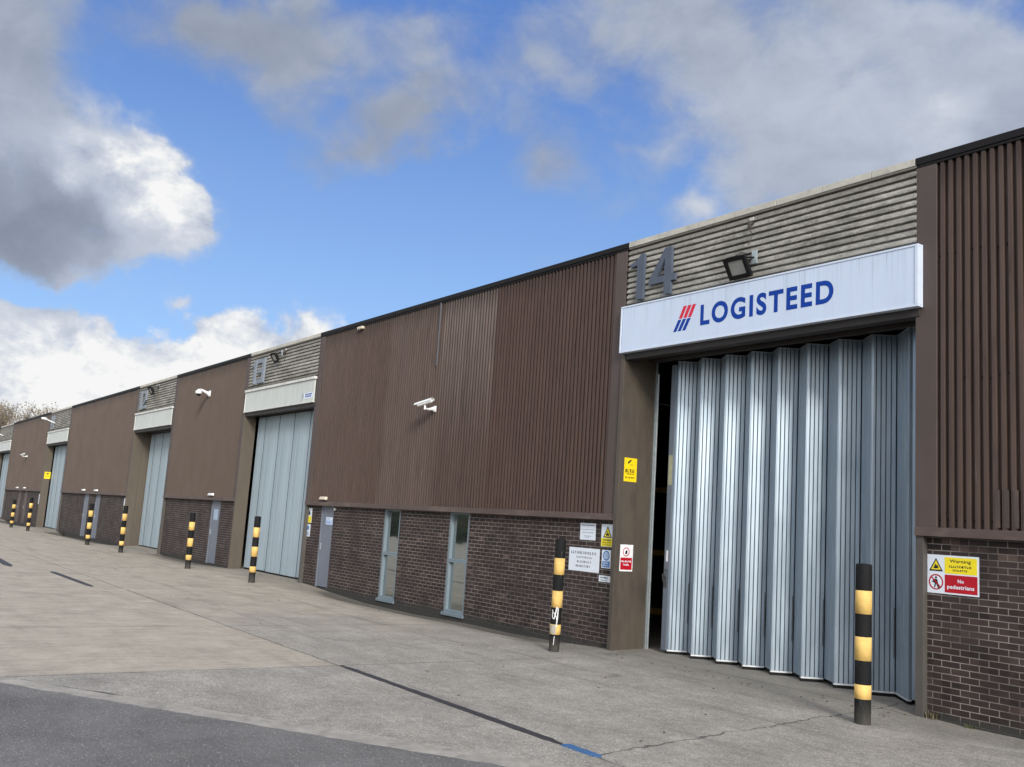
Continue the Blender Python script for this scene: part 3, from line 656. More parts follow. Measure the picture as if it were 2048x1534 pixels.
def folded_door(u):
    fd = MB().box(-11.9, -6.6, .66, .74, 4.88, 4.965).build('folding_door', M_SOFFIT, u)      # the head track carries the leaves
    fx = [-11.36, -10.83, -10.30, -9.78, -9.26, -8.73, -8.19, -7.66]; bx = [-11.16, -10.64, -10.10, -9.59, -9.08, -8.55, -7.99, -7.44]
    for i in range(8):
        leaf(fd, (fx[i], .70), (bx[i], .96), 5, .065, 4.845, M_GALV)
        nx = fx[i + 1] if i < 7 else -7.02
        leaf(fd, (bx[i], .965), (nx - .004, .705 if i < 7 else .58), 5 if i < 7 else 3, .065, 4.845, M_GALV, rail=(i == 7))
        # dark hinge gaps
        MB().box(bx[i] - .008, bx[i] - .003, .940, .950, .5, 1.15).build('hinge', M_POST, fd)
    leaf(fd, (-7.0, .60), (-6.62, .66), 2, .065, 4.845, M_GALV, rail=False)
    m = MB(); m.box(-11.49, -11.372, .685, .74, .05, 4.80); m.build('leading_post', worn('slate_door_post', (0.15, 0.18, 0.215), 0.4, 0.3, 0.12, 3, (1, 1, .2), world=True), fd, bevel=.006)
    m = MB(); m.box(-11.47, -11.40, .668, .684, 1.06, 1.24); m.tube([(-11.47, .66, 1.16), (-11.44, .61, 1.26), (-11.40, .62, 1.30), (-11.39, .66, 1.22)], .012, 6); m.box(-11.46, -11.41, .655, .668, 1.28, 1.36)
    m.build('lock', worn('dull_lock_metal', (0.12, 0.13, 0.14), .4, .6), fd, bevel=.004)
    m = MB(); m.box(-11.445, -11.405, .6835, .6845, 1.48, 1.66); m.build('paper_label', M_WHITE, fd)
    m = MB(); m.box(-11.475, -11.385, .6830, .6843, 2.75, 3.25); m.build('faded_sticker', worn('faded_yellow_sticker', (0.30, 0.31, 0.21), .5), fd)
def closed_door(u, x0, x1, Y=.46):
    dy = Y - .70
    fd = MB().box(x0 + .06, x1 - .01, Y - .06, Y + .02, 4.85, 4.915 if dy < 0 else 4.965).build('folding_door', M_SOFFIT, u)
    MB().box(x0 + .02, x1 + .0, Y + .06, Y + .09, -.1, 4.84).build('dark_backing', M_BLACK, fd)
    n = 9; w = (x1 - x0 - .14) / n; rnd = random.Random(int(x0))
    for i in range(n):
        a = x0 + .12 + i * w; t = .012 if i % 2 else -.012
        P = [(a + .008, Y + t), (a + w * .5 - .008, Y), (a + w * .5 - .004, Y + .008), (a + w * .5 + .004, Y + .008), (a + w * .5 + .008, Y), (a + w - .008, Y - t), (a + w - .008, Y + .04), (a + .008, Y + .04)]
        z0 = .05 + rnd.uniform(-.008, .008)
        MB().box(a + w - .0075, a + w + .0075, Y + .002, Y + .03, .06, 4.82).build('gap_shade_strip', M_GAPSHADE, fd)  # dark strip added in each gap to draw its shadow line
        MB().poly([P], lambda p, q, z: (p, q, z), z0, 4.83).build('door_leaf', M_PAINTDOOR, fd, bevel=.003)
    m = MB(); m.box(x0 + .10, x1 - .02, Y + .01, Y + .055, -.03, .045); m.build('brush_seal', M_BLACK, fd)
def personnel_door(u, x0, x1, m_=None):
    m_ = m_ or M_GREYDOOR
    m = MB(); m.box(x0 - .05, x0, .135, .26, -.05, ZB); m.box(x1, x1 + .05, .135, .26, -.05, ZB); m.box(x0, x1, .135, .26, 2.05, ZB)
    fr = m.build('personnel_door', m_, u, bevel=.003)
    MB().box(x0 + .004, x1 - .004, .155, .2, .0, 2.045).build('door_leaf', m_, fr, bevel=.004)
    MB().box(x0 + .05, x0 + .075, .13, .155, .95, 1.12).build('handle', M_ZINC, fr, bevel=.003)
def window(u, x0, x1, zt=1.085):
    m = MB(); f = .075
    m.box(x0, x0 + f, .135, .26, .0, ZB); m.box(x1 - f, x1, .135, .26, .0, ZB)
    m.box(x0 + f, x1 - f, .137, .26, .0, .085); m.box(x0 + f, x1 - f, .137, .26, zt - .04, zt + .04); m.box(x0 + f, x1 - f, .137, .26, 2.06, ZB)
    w = m.build('window', M_GREYFRAME, u, bevel=.003)
    MB().box(x0 - .02, x1 + .02, .085, .134, -.035, .03).build('window_sill', M_GREYFRAME, w, bevel=.003)
    MB().box(x0 + f - .01, x1 - f + .01, .205, .215, .08, zt - .035).build('pane', M_GLASS, w)
    MB().box(x0 + f - .01, x1 - f + .01, .205, .215, zt + .035, 2.07).build('pane', M_GLASS, w)

GRP = 'warehouse units of the brick and brown cladding terrace'
def unit(label, x0, x1): return thing('warehouse_unit', label, 'warehouse', ((x0 + x1) / 2, 0.2, 0), GRP)

# nearest unit on the right, only its wall bay is in the picture
u0 = unit('brown ribbed warehouse bay right of the big sign, cut by the frame', A, 8.0)
cl0 = cladding(u0, A, 8.0, fixings=True); sill(u0, A, 8.0); coping(u0, A, 8.0, False, 3.0); brick_wall(u0, -6.49, 8.0, []); shell(u0, A, 8.0)
m = MB(); m.strip(rib_profile(-5.66, -5.03, .019, .056), 2.23, 2.66, lambda a, b, z: (a, b, z)); m.build('cladding_patch', worn('darker_patch_sheet', (0.055, 0.04, 0.034), .5, 0, .2, 3, (1, 1, .2), ((.16, .12, .1), .5), world=True), u0)
m = MB(); m.box(8.0, 8.2, -.0, 26, -.3, ZT - .02); m.build('end_wall', M_BRICK, u0)

u1 = unit('warehouse unit with number 14, half open folded steel door and two windows', Cc, A)
cladding(u1, Cc, B_ - .045); sill(u1, Cc + .02, B_ - .05); coping(u1, Cc, B_, False, 3.0); coping(u1, B_, A, True, .79)
brick_wall(u1, Cc - .08, B_ - .04, [(-20.25, -19.46), (-17.35, -16.56), (-23.78, -23.0)])
door_surround(u1, B_, A); louvre(u1, B_, A); folded_door(u1); shell(u1, Cc, A)
window(u1, -20.25, -19.46, 1.07); window(u1, -17.35, -16.56, 1.095); personnel_door(u1, -23.73, -23.05)
m = MB(); m.tube([(-18.20, .012, 5.35), (-18.20, .012, 6.8)], .024, 8); m.build('cable_trunking', worn('slate_trunking', (0.065, 0.065, 0.072), .6), u1)

u2 = unit('warehouse unit with closed pale blue door, next beyond the folded steel door', E_, Cc)
cladding(u2, E_, D - .045); sill(u2, E_ + .02, D - .05); coping(u2, E_, D, False, 3.0); coping(u2, D, Cc, True, .9)
brick_wall(u2, E_ - .08, D - .04, [(-32.6, -31.68)]); door_surround(u2, D, Cc, False); louvre(u2, D, Cc); closed_door(u2, D, Cc); shell(u2, E_, Cc)
personnel_door(u2, -32.55, -31.73)

u3 = unit('third warehouse unit from the right, closed pale door and two brown column panels', G_, E_)
cladding(u3, G_, F - .045); sill(u3, G_ + .02, F - .05); coping(u3, G_, F, False, 3.0); coping(u3, F, E_, True, .9)
brick_wall(u3, G_ - .08, F - .04, [(-51.9, -50.9), (-49.5, -48.5)]); door_surround(u3, F, E_); louvre(u3, F, E_); closed_door(u3, F, E_, .72); shell(u3, G_, E_)
personnel_door(u3, -51.85, -50.95); personnel_door(u3, -49.45, -48.55)

u4 = unit('fourth warehouse unit from the right with yellow sign on its column', I_, G_)
cladding(u4, I_, H - .045); sill(u4, I_ + .02, H - .05); coping(u4, I_, H, False, 3.0); coping(u4, H, G_, True, .9)
MBROWN = worn('brown_door_paint', (0.085, 0.06, 0.052), .5)
brick_wall(u4, I_ - .08, H - .04, [(-71.7, -70.6), (-69.3, -68.2)]); door_surround(u4, H, G_, False); louvre(u4, H, G_); closed_door(u4, H, G_); shell(u4, I_, G_)
personnel_door(u4, -71.65, -70.65, MBROWN); personnel_door(u4, -69.25, -68.25, MBROWN)

u5 = unit('farthest warehouse unit at the left edge, only its door bay in view', K, I_)
cladding(u5, K, J - .045); sill(u5, K + .02, J - .05); coping(u5, K, J, False, 3.0); coping(u5, J, I_, True, .9)
brick_wall(u5, K - .08, J - .04, []); door_surround(u5, J, I_, False); louvre(u5, J, I_); closed_door(u5, J, I_); shell(u5, K, I_)
m = MB(); m.box(K - .2, K - .08, .1, 26, -.3, ZT - .1); m.build('end_wall', M_BRICK, u5)

# ------------------------------------------------------------------ fascia boards and lettering
FR = lambda y0: (lambda a, b, d: (a, y0 - d, b))        # a = x, b = z, d = outwards from the wall
s = thing('sign_board', 'long white sign board with blue LOGISTEED lettering over the folded door', 'sign', (-9.24, -.1, 4.94))
m = MB(); m.box(-11.94, -6.53, -.094, .012, 4.96, 5.72); m.build('board', M_SIGNWHITE, s)
m = MB(); e = .028
m.box(-11.985, -6.485, -.104, .012, 4.935, 4.935 + e); m.box(-11.985, -6.485, -.104, .012, 5.745 - e, 5.745)
m.box(-11.985, -11.985 + e, -.104, .012, 4.935 + e, 5.745 - e); m.box(-6.485 - 1.6 * e, -6.485, -.104, .012, 4.935 + e, 5.745 - e)
m.build('frame', worn('white_sign_frame', (0.56, 0.63, 0.73), .35, 0, .06), s, bevel=.003)
f = FR(-.094)
m = MB(); put_text(m, 'LOGISTEED', f, -10.143, -7.722, 5.172, 5.507, .0025, .034); m.build('lettering', M_BLUE, s)
m = MB()
for k in range(3):
    x = -10.512 + .099 * k; m.poly([[(x - .095, 5.345), (x - .095 + .068, 5.345), (x + .072, 5.541), (x, 5.541)]], f, .0, .0025)
m.build('logo_stripe', M_RED, s)
m = MB()
for k in range(3):
    x = -10.618 + .099 * k; m.poly([[(x - .105, 5.142), (x - .105 + .068, 5.142), (x + .072, 5.329), (x, 5.329)]], f, .0, .0025)
m.build('logo_stripe', M_BLUE, s)

def blank_board(x0, x1, label, marks):
    s = thing('sign_board', label, 'sign', ((x0 + x1) / 2, -.05, 4.94), 'blank pale fascia boards over the loading doors')
    MB().box(x0 + .04, x1 - .03, -.035, .01, 4.98, 5.60).build('board', M_BLANK, s)
    m = MB(); m.box(x0 - .02, x1 + .02, -.075, .012, 5.605, 5.68); m.box(x0, x1, -.065, .012, 4.945, 4.975); m.box(x0, x0 + .035, -.05, .01, 4.98, 5.60)
    m.build('frame', worn('off_white_flange', (0.60, 0.60, 0.56), .5, 0, .2, 3, (1, 1, 1), ((.25, .24, .2), .5), world=True), s, bevel=.003)
    if marks:
        f = FR(-.035)
        m = MB(); m.poly([[(-25.30, 5.08), (-24.72, 5.08), (-24.72, 5.24), (-25.30, 5.24)]], f, 0, .002); m.build('logo_patch', M_SWHITE, s)
        m = MB(); rnd = random.Random(2)
        for r_, (a0, a1) in enumerate(((-25.22, -24.78), (-25.22, -24.80))):
            a = a0
            while a < a1:
                w = rnd.uniform(.03, .06); z = 5.175 - .06 * r_
                m.poly([[(a, z), (a + w, z), (a + w, z + .042), (a, z + .042)]], f, .0025, .004); a += w + .018
        m.build('lettering', M_BLUE, s)
        m = MB(); m.poly([[(-25.47, 5.02), (-25.44, 5.02), (-25.40, 5.22), (-25.36, 5.10), (-25.33, 5.10), (-25.39, 5.26), (-25.42, 5.26)]], f, 0, .003); m.build('logo_mark', M_SGREY, s)
blank_board(D, Cc, 'blank pale board over the nearest closed door, small blue logo at its right end', True)
blank_board(F, E_, 'blank pale board over the closed door of the third unit', False)
blank_board(H, G_, 'blank pale board over the door beside the yellow column sign', False)
blank_board(J, I_, 'pale fascia board cut by the left edge of the photo', False)

# unit numbers on the ribbed fascia
M_DIGITFAR = worn('faded_blue_grey_digit', (0.20, 0.23, 0.265), 0.6, 0, 0.2, 3, spec=.2)
def digits(x0, which, label, sc=1.0):
    s = thing('number_sign', label, 'number sign', (x0, -.0, 5.85)); f = FR(-.002)
    one = [(-11.533, 5.837), (-11.528, 6.625), (-11.60, 6.632), (-11.70, 6.545), (-11.863, 6.478), (-11.854, 6.432), (-11.683, 6.45), (-11.686, 5.85)]
    four = [[(-10.88, 5.826), (-10.882, 6.046), (-10.79, 6.046), (-10.79, 6.155), (-10.875, 6.155), (-10.883, 6.625), (-11.03, 6.625), (-11.39, 6.12), (-11.39, 6.046), (-11.04, 6.046), (-11.027, 5.84)],
            [(-11.03, 6.16), (-11.205, 6.16), (-11.03, 6.45)]]
    two = [[(-11.36, 6.62), (-10.80, 6.62), (-10.80, 6.20), (-11.20, 5.97), (-10.80, 5.97), (-10.80, 5.84), (-11.36, 5.84), (-11.36, 6.0), (-10.96, 6.26), (-10.96, 6.49), (-11.36, 6.49)]]
    three = [[(-11.36, 6.62), (-10.80, 6.62), (-10.80, 5.84), (-11.36, 5.84), (-11.36, 5.97), (-10.96, 5.97), (-10.96, 6.17), (-11.28, 6.17), (-11.28, 6.29), (-10.96, 6.29), (-10.96, 6.49), (-11.36, 6.49)]]
    sh = x0 + 11.98
    for c in which:
        L = {'1': [one], '4': four, '2': two, '3': three}[c]; dx = 0
        if c == '1' and which == '11' and len(s.children): dx = .62
        m = MB(); m.poly([[(a + sh + dx, b) for a, b in l] for l in L], f, -.01, .045); m.build('digit', M_DIGIT if which == '14' else M_DIGITFAR, s, bevel=.003)
digits(B_, '14', 'slate blue number 14 on the ribbed fascia above the white sign')
digits(D + .2, '13', 'slate blue number 13 high on the ribbed fascia of the second unit')
digits(F + .2, '12', 'slate blue number 12 on the ribbed fascia of the third unit')
digits(H + .2, '11', 'slate blue number 11 on the ribbed fascia of the fourth unit')

# ------------------------------------------------------------------ small notices
RV = lambda x0: (lambda a, b, d: (x0 + d, a, b))         # on a column side: a = y, b = z, d = outwards (+x)
rs = random.Random(11)
def rect(m, f, a0, a1, b0, b1, d0, d1): m.poly([[(a0, b0), (a1, b0), (a1, b1), (a0, b1)]], f, d0, d1)
def glyphs(m, f, a0, a1, b0, b1, d, wmin=.3, wmax=.9, gap=.28):
    h = b1 - b0; a = a0
    while a < a1 - h * .2:
        w = h * rs.uniform(wmin, wmax); w = min(w, a1 - a); k = rs.random(); t = h * .3
        if k < .35: rect(m, f, a, a + w, b0, b1, d, d + .0006)
        elif k < .7: rect(m, f, a, a + t, b0, b1, d, d + .0006); rect(m, f, a + t, a + w, b0, b0 + t, d, d + .0006)
        else: rect(m, f, a, a + w, b1 - t, b1, d, d + .0006); rect(m, f, a + w * .4, a + w * .4 + t, b0, b1 - t, d, d + .0006)
        a += w + h * gap
def ring(c, r, n=28): return [(c[0] + r * math.cos(2 * math.pi * i / n), c[1] + r * math.sin(2 * math.pi * i / n)) for i in range(n)]
def triangle(a, b, r): return [(a - r, b - r * .82), (a + r, b - r * .82), (a, b + r * .95)]
def notice(label, f, a0, a1, b0, b1, base=M_SWHITE, loc=None, group=None):
    p = f((a0 + a1) / 2, b0, 0)
    s = thing('notice', label, 'notice', p, group)
    m = MB(); rect(m, f, a0, a1, b0, b1, .0, .004); m.build('plate', base, s)
    return s
def part(s, name, m_, fn):
    m = MB(); fn(m); return m.build(name, m_, s)
f = FR(.118); d = .0045
# two-part warning beside the right jamb
s = notice('large red and yellow warning notice on the dark brick right of the door', f, -6.485, -5.85, 1.433, 1.887)
part(s, 'yellow_panel', M_SYELLOW, lambda m: rect(m, f, -6.265, -5.872, 1.675, 1.865, d, d + .001))
part(s, 'red_panel', M_SRED, lambda m: rect(m, f, -6.265, -5.868, 1.452, 1.660, d, d + .001))
def tri(m): t = triangle(-6.375, 1.765, .088); m.poly([t, triangle(-6.375, 1.762, .063)], f, d, d + .001)
part(s, 'warning_triangle', M_SBLACK, tri)
part(s, 'triangle_fill', M_SYELLOW, lambda m: m.poly([triangle(-6.375, 1.762, .062)], f, d, d + .0008))
part(s, 'truck_symbol', M_SBLACK, lambda m: m.poly([[(-6.41, 1.725), (-6.34, 1.725), (-6.348, 1.745), (-6.36, 1.775), (-6.372, 1.755), (-6.385, 1.785), (-6.395, 1.75)]], f, d + .001, d + .0018))
part(s, 'prohibition_ring', M_SRED, lambda m: (m.poly([ring((-6.375, 1.565), .092), ring((-6.375, 1.565), .076)], f, d, d + .001), m.poly([[(-6.435, 1.615), (-6.425, 1.625), (-6.315, 1.515), (-6.325, 1.505)]], f, d + .0012, d + .002)))
part(s, 'walking_figure', M_SBLACK, lambda m: (m.poly([ring((-6.375, 1.618), .013, 12)], f, d, d + .001), m.poly([[(-6.40, 1.60), (-6.36, 1.60), (-6.35, 1.56), (-6.34, 1.51), (-6.32, 1.50), (-6.325, 1.49), (-6.355, 1.50), (-6.372, 1.545), (-6.385, 1.50), (-6.40, 1.497), (-6.39, 1.55), (-6.42, 1.575), (-6.425, 1.565)]], f, d, d + .001)))
def t1(m):
    put_text(m, 'Warning', f, -6.205, -5.945, 1.792, 1.842, d + .0016, .02)
    glyphs(m, f, -6.21, -5.94, 1.745, 1.772, d + .001); glyphs(m, f, -6.165, -5.985, 1.703, 1.726, d + .001)
part(s, 'lettering', M_SBLACK, t1)
def t2(m): put_text(m, 'No', f, -6.105, -6.03, 1.572, 1.612, d + .0016, .03); put_text(m, 'pedestrians', f, -6.235, -5.905, 1.485, 1.545, d + .0016, .03)
part(s, 'lettering', M_SWHITE, t2)
# group left of the open door
s = notice('small white printed sheet high on the brick left of the column', f, -13.01, -12.60, 1.74, 2.03)
def sh(m):
    rect(m, f, -12.98, -12.63, 1.985, 2.0, d, d + .0006); rect(m, f, -12.98, -12.62, 1.915, 1.922, d, d + .0006)
    glyphs(m, f, -12.95, -12.66, 1.86, 1.878, d, .5, 1.4); glyphs(m, f, -12.9, -12.7, 1.80, 1.813, d); glyphs(m, f, -12.86, -12.76, 1.775, 1.788, d)
part(s, 'lettering', M_SGREY, sh)
s = notice('yellow and white hazard notice with black triangle on the brick by the column', f, -12.445, -12.13, 1.65, 2.03)
part(s, 'yellow_panel', M_SYELLOW, lambda m: rect(m, f, -12.44, -12.135, 1.655, 1.795, d, d + .001))
part(s, 'warning_triangle', M_SBLACK, lambda m: m.poly([triangle(-12.285, 1.895, .112), triangle(-12.285, 1.888, .082)], f, d, d + .001))
part(s, 'triangle_fill', M_SYELLOW, lambda m: m.poly([triangle(-12.285, 1.888, .081)], f, d, d + .0008))
part(s, 'truck_symbol', M_SBLACK, lambda m: (rect(m, f, -12.325, -12.245, 1.838, 1.872, d + .001, d + .0018), rect(m, f, -12.305, -12.285, 1.872, 1.91, d + .001, d + .0018)))
part(s, 'lettering', M_SBLACK, lambda m: (glyphs(m, f, -12.40, -12.19, 1.745, 1.775, d + .001), glyphs(m, f, -12.41, -12.18, 1.705, 1.73, d + .001), glyphs(m, f, -12.41, -12.18, 1.67, 1.692, d + .001)))
s = notice('large plain white board with four lines of black lettering behind the leaning bollard', f, -13.28, -12.465, 1.195, 1.597)
def bd(m):
    glyphs(m, f, -13.22, -12.53, 1.49, 1.535, d, .3, .7, .55); glyphs(m, f, -13.08, -12.66, 1.42, 1.45, d, .3, .7, .6); glyphs(m, f, -13.05, -12.68, 1.34, 1.375, d, .3, .7, .6); glyphs(m, f, -13.08, -12.68, 1.265, 1.30, d, .3, .7, .6)
part(s, 'lettering', M_SBLACK, bd)
s = notice('narrow blue and white safety notice between white board and column', f, -12.405, -12.18, 1.29, 1.595)
part(s, 'blue_disc', M_SBLUE, lambda m: m.poly([ring((-12.293, 1.50), .082), ring((-12.293, 1.50), .06)], f, d, d + .001))
part(s, 'head_symbol', worn('sign_pale_blue', (.35, .5, .66), .4), lambda m: m.poly([ring((-12.293, 1.50), .05)], f, d, d + .001))
part(s, 'blue_panel', M_SBLUE, lambda m: rect(m, f, -12.385, -12.20, 1.305, 1.405, d, d + .001))
part(s, 'lettering', M_SWHITE, lambda m: (glyphs(m, f, -12.365, -12.22, 1.36, 1.39, d + .001), glyphs(m, f, -12.365, -12.22, 1.32, 1.345, d + .001)))
s = notice('tiny white label plate low on the brick beside the cable box', f, -12.455, -12.185, 1.06, 1.165)
part(s, 'lettering', M_SBLACK, lambda m: (glyphs(m, f, -12.42, -12.22, 1.12, 1.14, d, .5, 1.2), glyphs(m, f, -12.42, -12.24, 1.08, 1.095, d, .5, 1.2)))
s = thing('cable_conduit', 'thin white cable conduit and box at the brick edge beside the column', 'conduit', (-12.09, .1, 1.06))
MB().tube([(-12.09, .10, 2.09), (-12.092, .098, 1.5), (-12.085, .10, 1.165)], .011, 8).build('conduit', M_WHITE, s)
MB().box(-12.165, -12.045, .06, .118, 1.06, 1.165).build('junction_box', M_WHITE, s, bevel=.008)
# on the column sides
f = RV(B_ + .052); d = .0045
s = notice('tall golden yellow camera notice on the brown column of the open door', f, .09, .38, 2.765, 3.165, M_SGOLD)
part(s, 'camera_symbol', M_SBLACK, lambda m: m.poly([[(.165, 3.075), (.185, 3.065), (.245, 3.115), (.25, 3.13), (.232, 3.14), (.17, 3.095)]], f, d, d + .001))
part(s, 'lettering', M_SBLACK, lambda m: (glyphs(m, f, .215, .30, 3.045, 3.056, d), glyphs(m, f, .12, .345, 2.915, 2.975, d, .3, .6), glyphs(m, f, .14, .33, 2.885, 2.902, d), glyphs(m, f, .12, .335, 2.82, 2.845, d)))
s = notice('red and white prohibition notice on the brown column of the open door', f, .09, .38, 1.27, 1.71, worn('sign_bright_white', (.76, .77, .78), .35))
part(s, 'prohibition_ring', M_SRED, lambda m: m.poly([ring((.225, 1.59), .075), ring((.225, 1.59), .06)], f, d, d + .001))
part(s, 'figure_symbol', M_SBLACK, lambda m: m.poly([[(.20, 1.555), (.25, 1.555), (.255, 1.60), (.24, 1.62), (.21, 1.61)]], f, d, d + .001))
part(s, 'red_panel', M_SRED, lambda m: rect(m, f, .105, .365, 1.295, 1.495, d, d + .001))
part(s, 'lettering', M_SWHITE, lambda m: (glyphs(m, f, .12, .35, 1.42, 1.445, d + .001, .5, 1.2), glyphs(m, f, .165, .31, 1.365, 1.392, d + .001, .5, 1.2)))
f = RV(H + .052)
s = notice('small square yellow camera notice on the far brown column', f, .06, .40, 2.88, 3.29, M_SGOLD)
part(s, 'camera_symbol', M_SBLACK, lambda m: m.poly([[(.17, 3.15), (.24, 3.13), (.30, 3.18), (.27, 3.23), (.19, 3.22)]], f, d, d + .001))
part(s, 'lettering', worn('sign_olive', (.30, .27, .01), .4), lambda m: (glyphs(m, f, .14, .33, 3.0, 3.05, d),))
# second unit
f = FR(.118)
s = notice('narrow yellow and white notice on the brick end right of the nearest closed door', f, -24.66, -24.34, 1.62, 2.02)
part(s, 'yellow_panel', M_SYELLOW, lambda m: rect(m, f, -24.655, -24.345, 1.625, 1.80, d, d + .001))
part(s, 'figure_symbol', M_SBLACK, lambda m: m.poly([triangle(-24.5, 1.90, .075)], f, d, d + .001))
s = notice('narrow blue and white notice under the yellow one by the nearest closed door', f, -24.64, -24.36, 1.25, 1.585)
part(s, 'blue_mark', M_SBLUE, lambda m: (m.poly([ring((-24.5, 1.48), .06)], f, d, d + .001), glyphs(m, f, -24.6, -24.4, 1.28, 1.37, d)))
f = FR(.156)
s = notice('pale blue notice on the grey door between closed pale blue door and windows', f, -23.50, -22.96 - .12, 1.615, 1.81, worn('sign_sky', (.45, .55, .74), .4))
part(s, 'white_patch', M_SWHITE, lambda m: rect(m, f, -23.47, -23.12, 1.745, 1.80, d, d + .001))
part(s, 'lettering', M_SBLUE, lambda m: (glyphs(m, f, -23.45, -23.2, 1.655, 1.69, d), glyphs(m, f, -23.42, -23.25, 1.75, 1.785, d + .001)))
s = notice('pale blue notice on the grey door left of the far closed doors', f, -32.36, -31.95, 1.45, 1.80, worn('sign_sky_dim', (.33, .42, .55), .4))
f = FR(.118)
s = notice('pale notice at the brick end of the third unit, beside its column', f, -44.1, -43.45, 1.45, 2.0)
part(s, 'green_panel', worn('sign_lime', (.35, .36, .12), .4), lambda m: rect(m, f, -44.1, -43.45, 1.45, 1.68, d, d + .001))
s = notice('small violet blue notice under the pale one at the third unit', f, -44.1, -43.5, .95, 1.35, worn('sign_violet', (.22, .25, .5), .4))
s = notice('white notice at the brick end of the fourth unit beside its column', f, -64.1, -63.3, 1.35, 1.95)

# ------------------------------------------------------------------ lamps, cameras
def bulkhead(x0, x1, z0, m_, label):
    s = thing('bulkhead_light', label, 'wall light', ((x0 + x1) / 2, .0, z0), 'small wall lights on the sill flashing')
    xm = (x0 + x1) / 2; w = (x1 - x0) / 2; h = .095
    m = MB(); pr = [(w, 0), (w, h * .3), (w * .9, h * .8), (w * .7, h)]
    m.hexa([(x0, .015, z0), (x1, .015, z0), (x1, -.07, z0 + .01), (x0, -.07, z0 + .01)], [(x0, .015, z0 + h), (x1, .015, z0 + h), (x1 - w * .12, -.05, z0 + h * .95), (x0 + w * .12, -.05, z0 + h * .95)])
    m.build('diffuser', m_, s, bevel=.02)
    MB().box(x0 + .02, x1 - .02, .0, .017, z0 - .012, z0 + h + .008).build('back_plate', M_POST, s)
bulkhead(-23.62, -23.22, 2.245, M_CREAM, 'cream wall light above the grey door of the nearest pair')
bulkhead(-32.6, -32.12, 2.24, M_WHITE, 'round white wall light above the grey door past the closed pale door')
bulkhead(-51.95, -51.4, 2.235, M_WHITE, 'white wall light, left one of the third unit pair')
bulkhead(-49.3, -48.7, 2.235, M_WHITE, 'white wall light, right one of the third unit pair')
bulkhead(-71.8, -71.2, 2.235, M_WHITE, 'white wall light, left one of the far fourth unit pair')
bulkhead(-69.0, -68.4, 2.235, M_WHITE, 'white wall light, right one of the far fourth unit pair')
s = thing('sensor', 'tiny white sensor under the sill above the grey door', 'sensor', (-22.9, .09, 2.0))
MB().tube([(-22.9, .118, 2.03), (-22.9, .06, 2.02)], .035, 10).build('sensor_body', M_WHITE, s); MB().tube([(-22.9, .06, 2.02), (-22.9, .045, 2.017)], .018, 8).build('lens', M_DARKGLASS, s)
s = thing('sensor', 'tiny pale fitting under the coping near the second louvred fascia', 'sensor', (-22.1, -.02, 6.72))
MB().box(-22.28, -22.0, -.05, .03, 6.70, 6.77).build('sensor_body', M_CREAM, s, bevel=.01); MB().tube([(-22.14, -.05, 6.71), (-22.14, -.06, 6.66)], .02, 8).build('lens', M_DARKGLASS, s)

def floodlight(x, label, sc=1.0, zz=5.95, tone=M_BLACK):
    s = thing('floodlight', label, 'floodlight', (x, -.2, zz), 'floodlights on the ribbed fascias')
    P = lambda a, b, c: (x + a * sc, b * sc, zz + c * sc)
    c = Vector(P(0, -.205, -.015)); ux = Vector((.205 * sc, 0, 0)); uy = Vector((0, .093 * sc, -.145 * sc)); n = Vector((0, -.84, -.54))
    m = MB(); nn = n * .022 * sc
    for sx in (-1, 1): m.obox(c + ux * (sx * .86) , ux * .17, uy, nn)
    for sy in (-1, 1): m.obox(c + uy * (sy * .84), ux * .69, uy * .2, nn)
    m.obox(c - n * .034 * sc, ux * .98, uy * .98, n * .012 * sc)
    m.build('lamp_frame', tone, s, bevel=.006)
    m = MB(); m.obox(c - n * .006 * sc, ux * .73, uy * .69, n * .010 * sc); m.build('glass', M_LAMPGLASS, s)
    m = MB()
    for i in range(7): m.obox(c - n * .068 * sc + ux * (-.75 + .25 * i), ux * .02, uy * .7, n * .022 * sc)
    m.obox(c - n * .075 * sc, ux * .3, uy * .3, n * .03 * sc)
    m.build('heat_sink', tone, s)
    m = MB(); m.tube([P(-.19, -.19, .01), P(-.21, -.13, .12), P(0, -.11, .15), P(.21, -.13, .12), P(.19, -.19, .01)], .012 * sc, 6); m.tube([P(0, -.11, .15), P(.1, -.05, .16), P(.15, .0, .16)], .014 * sc, 6)
    m.build('yoke', tone, s)
    m = MB(); m.box(x + .10 * sc, x + .20 * sc, -.012, .012, zz + .06 * sc, zz + .27 * sc); m.build('wall_bracket', M_ZINC, s, bevel=.003)
    m = MB(); m.tube([P(-.05, -.12, .10), P(-.08, -.16, .2), P(.0, -.12, .24), P(.08, -.06, .2), P(.02, -.1, .12)], .007 * sc, 6); m.build('cable', tone, s)
floodlight(-9.33, 'black square floodlight with grey glass above the white sign board')
floodlight(-27.5, 'black floodlight on the louvred fascia of the second unit', .85, 6.5)
floodlight(-40.8, 'small dark floodlight on the louvred fascia of the third unit', .95, 6.5)
def armlamp(x, label):
    s = thing('arm_lamp', label, 'lamp', (x, 0, 6.4), 'white arm lamps on the far fascias')
    MB().tube([(x + .5, .01, 6.15), (x + .3, -.22, 6.25), (x + .1, -.38, 6.34)], [.04, .035, .03], 8).build('arm', M_WHITE, s, smooth=True)
    m = MB(); m.tube([(x + .12, -.36, 6.33), (x - .02, -.48, 6.39), (x - .22, -.62, 6.42)], [.04, .08, .055], 10); m.build('lamp_head', M_WHITE, s, smooth=True)
armlamp(-62.0, 'white arm lamp at the left end of the fourth unit fascia'); armlamp(-81.6, 'white arm lamp at the farthest fascia by the left edge')
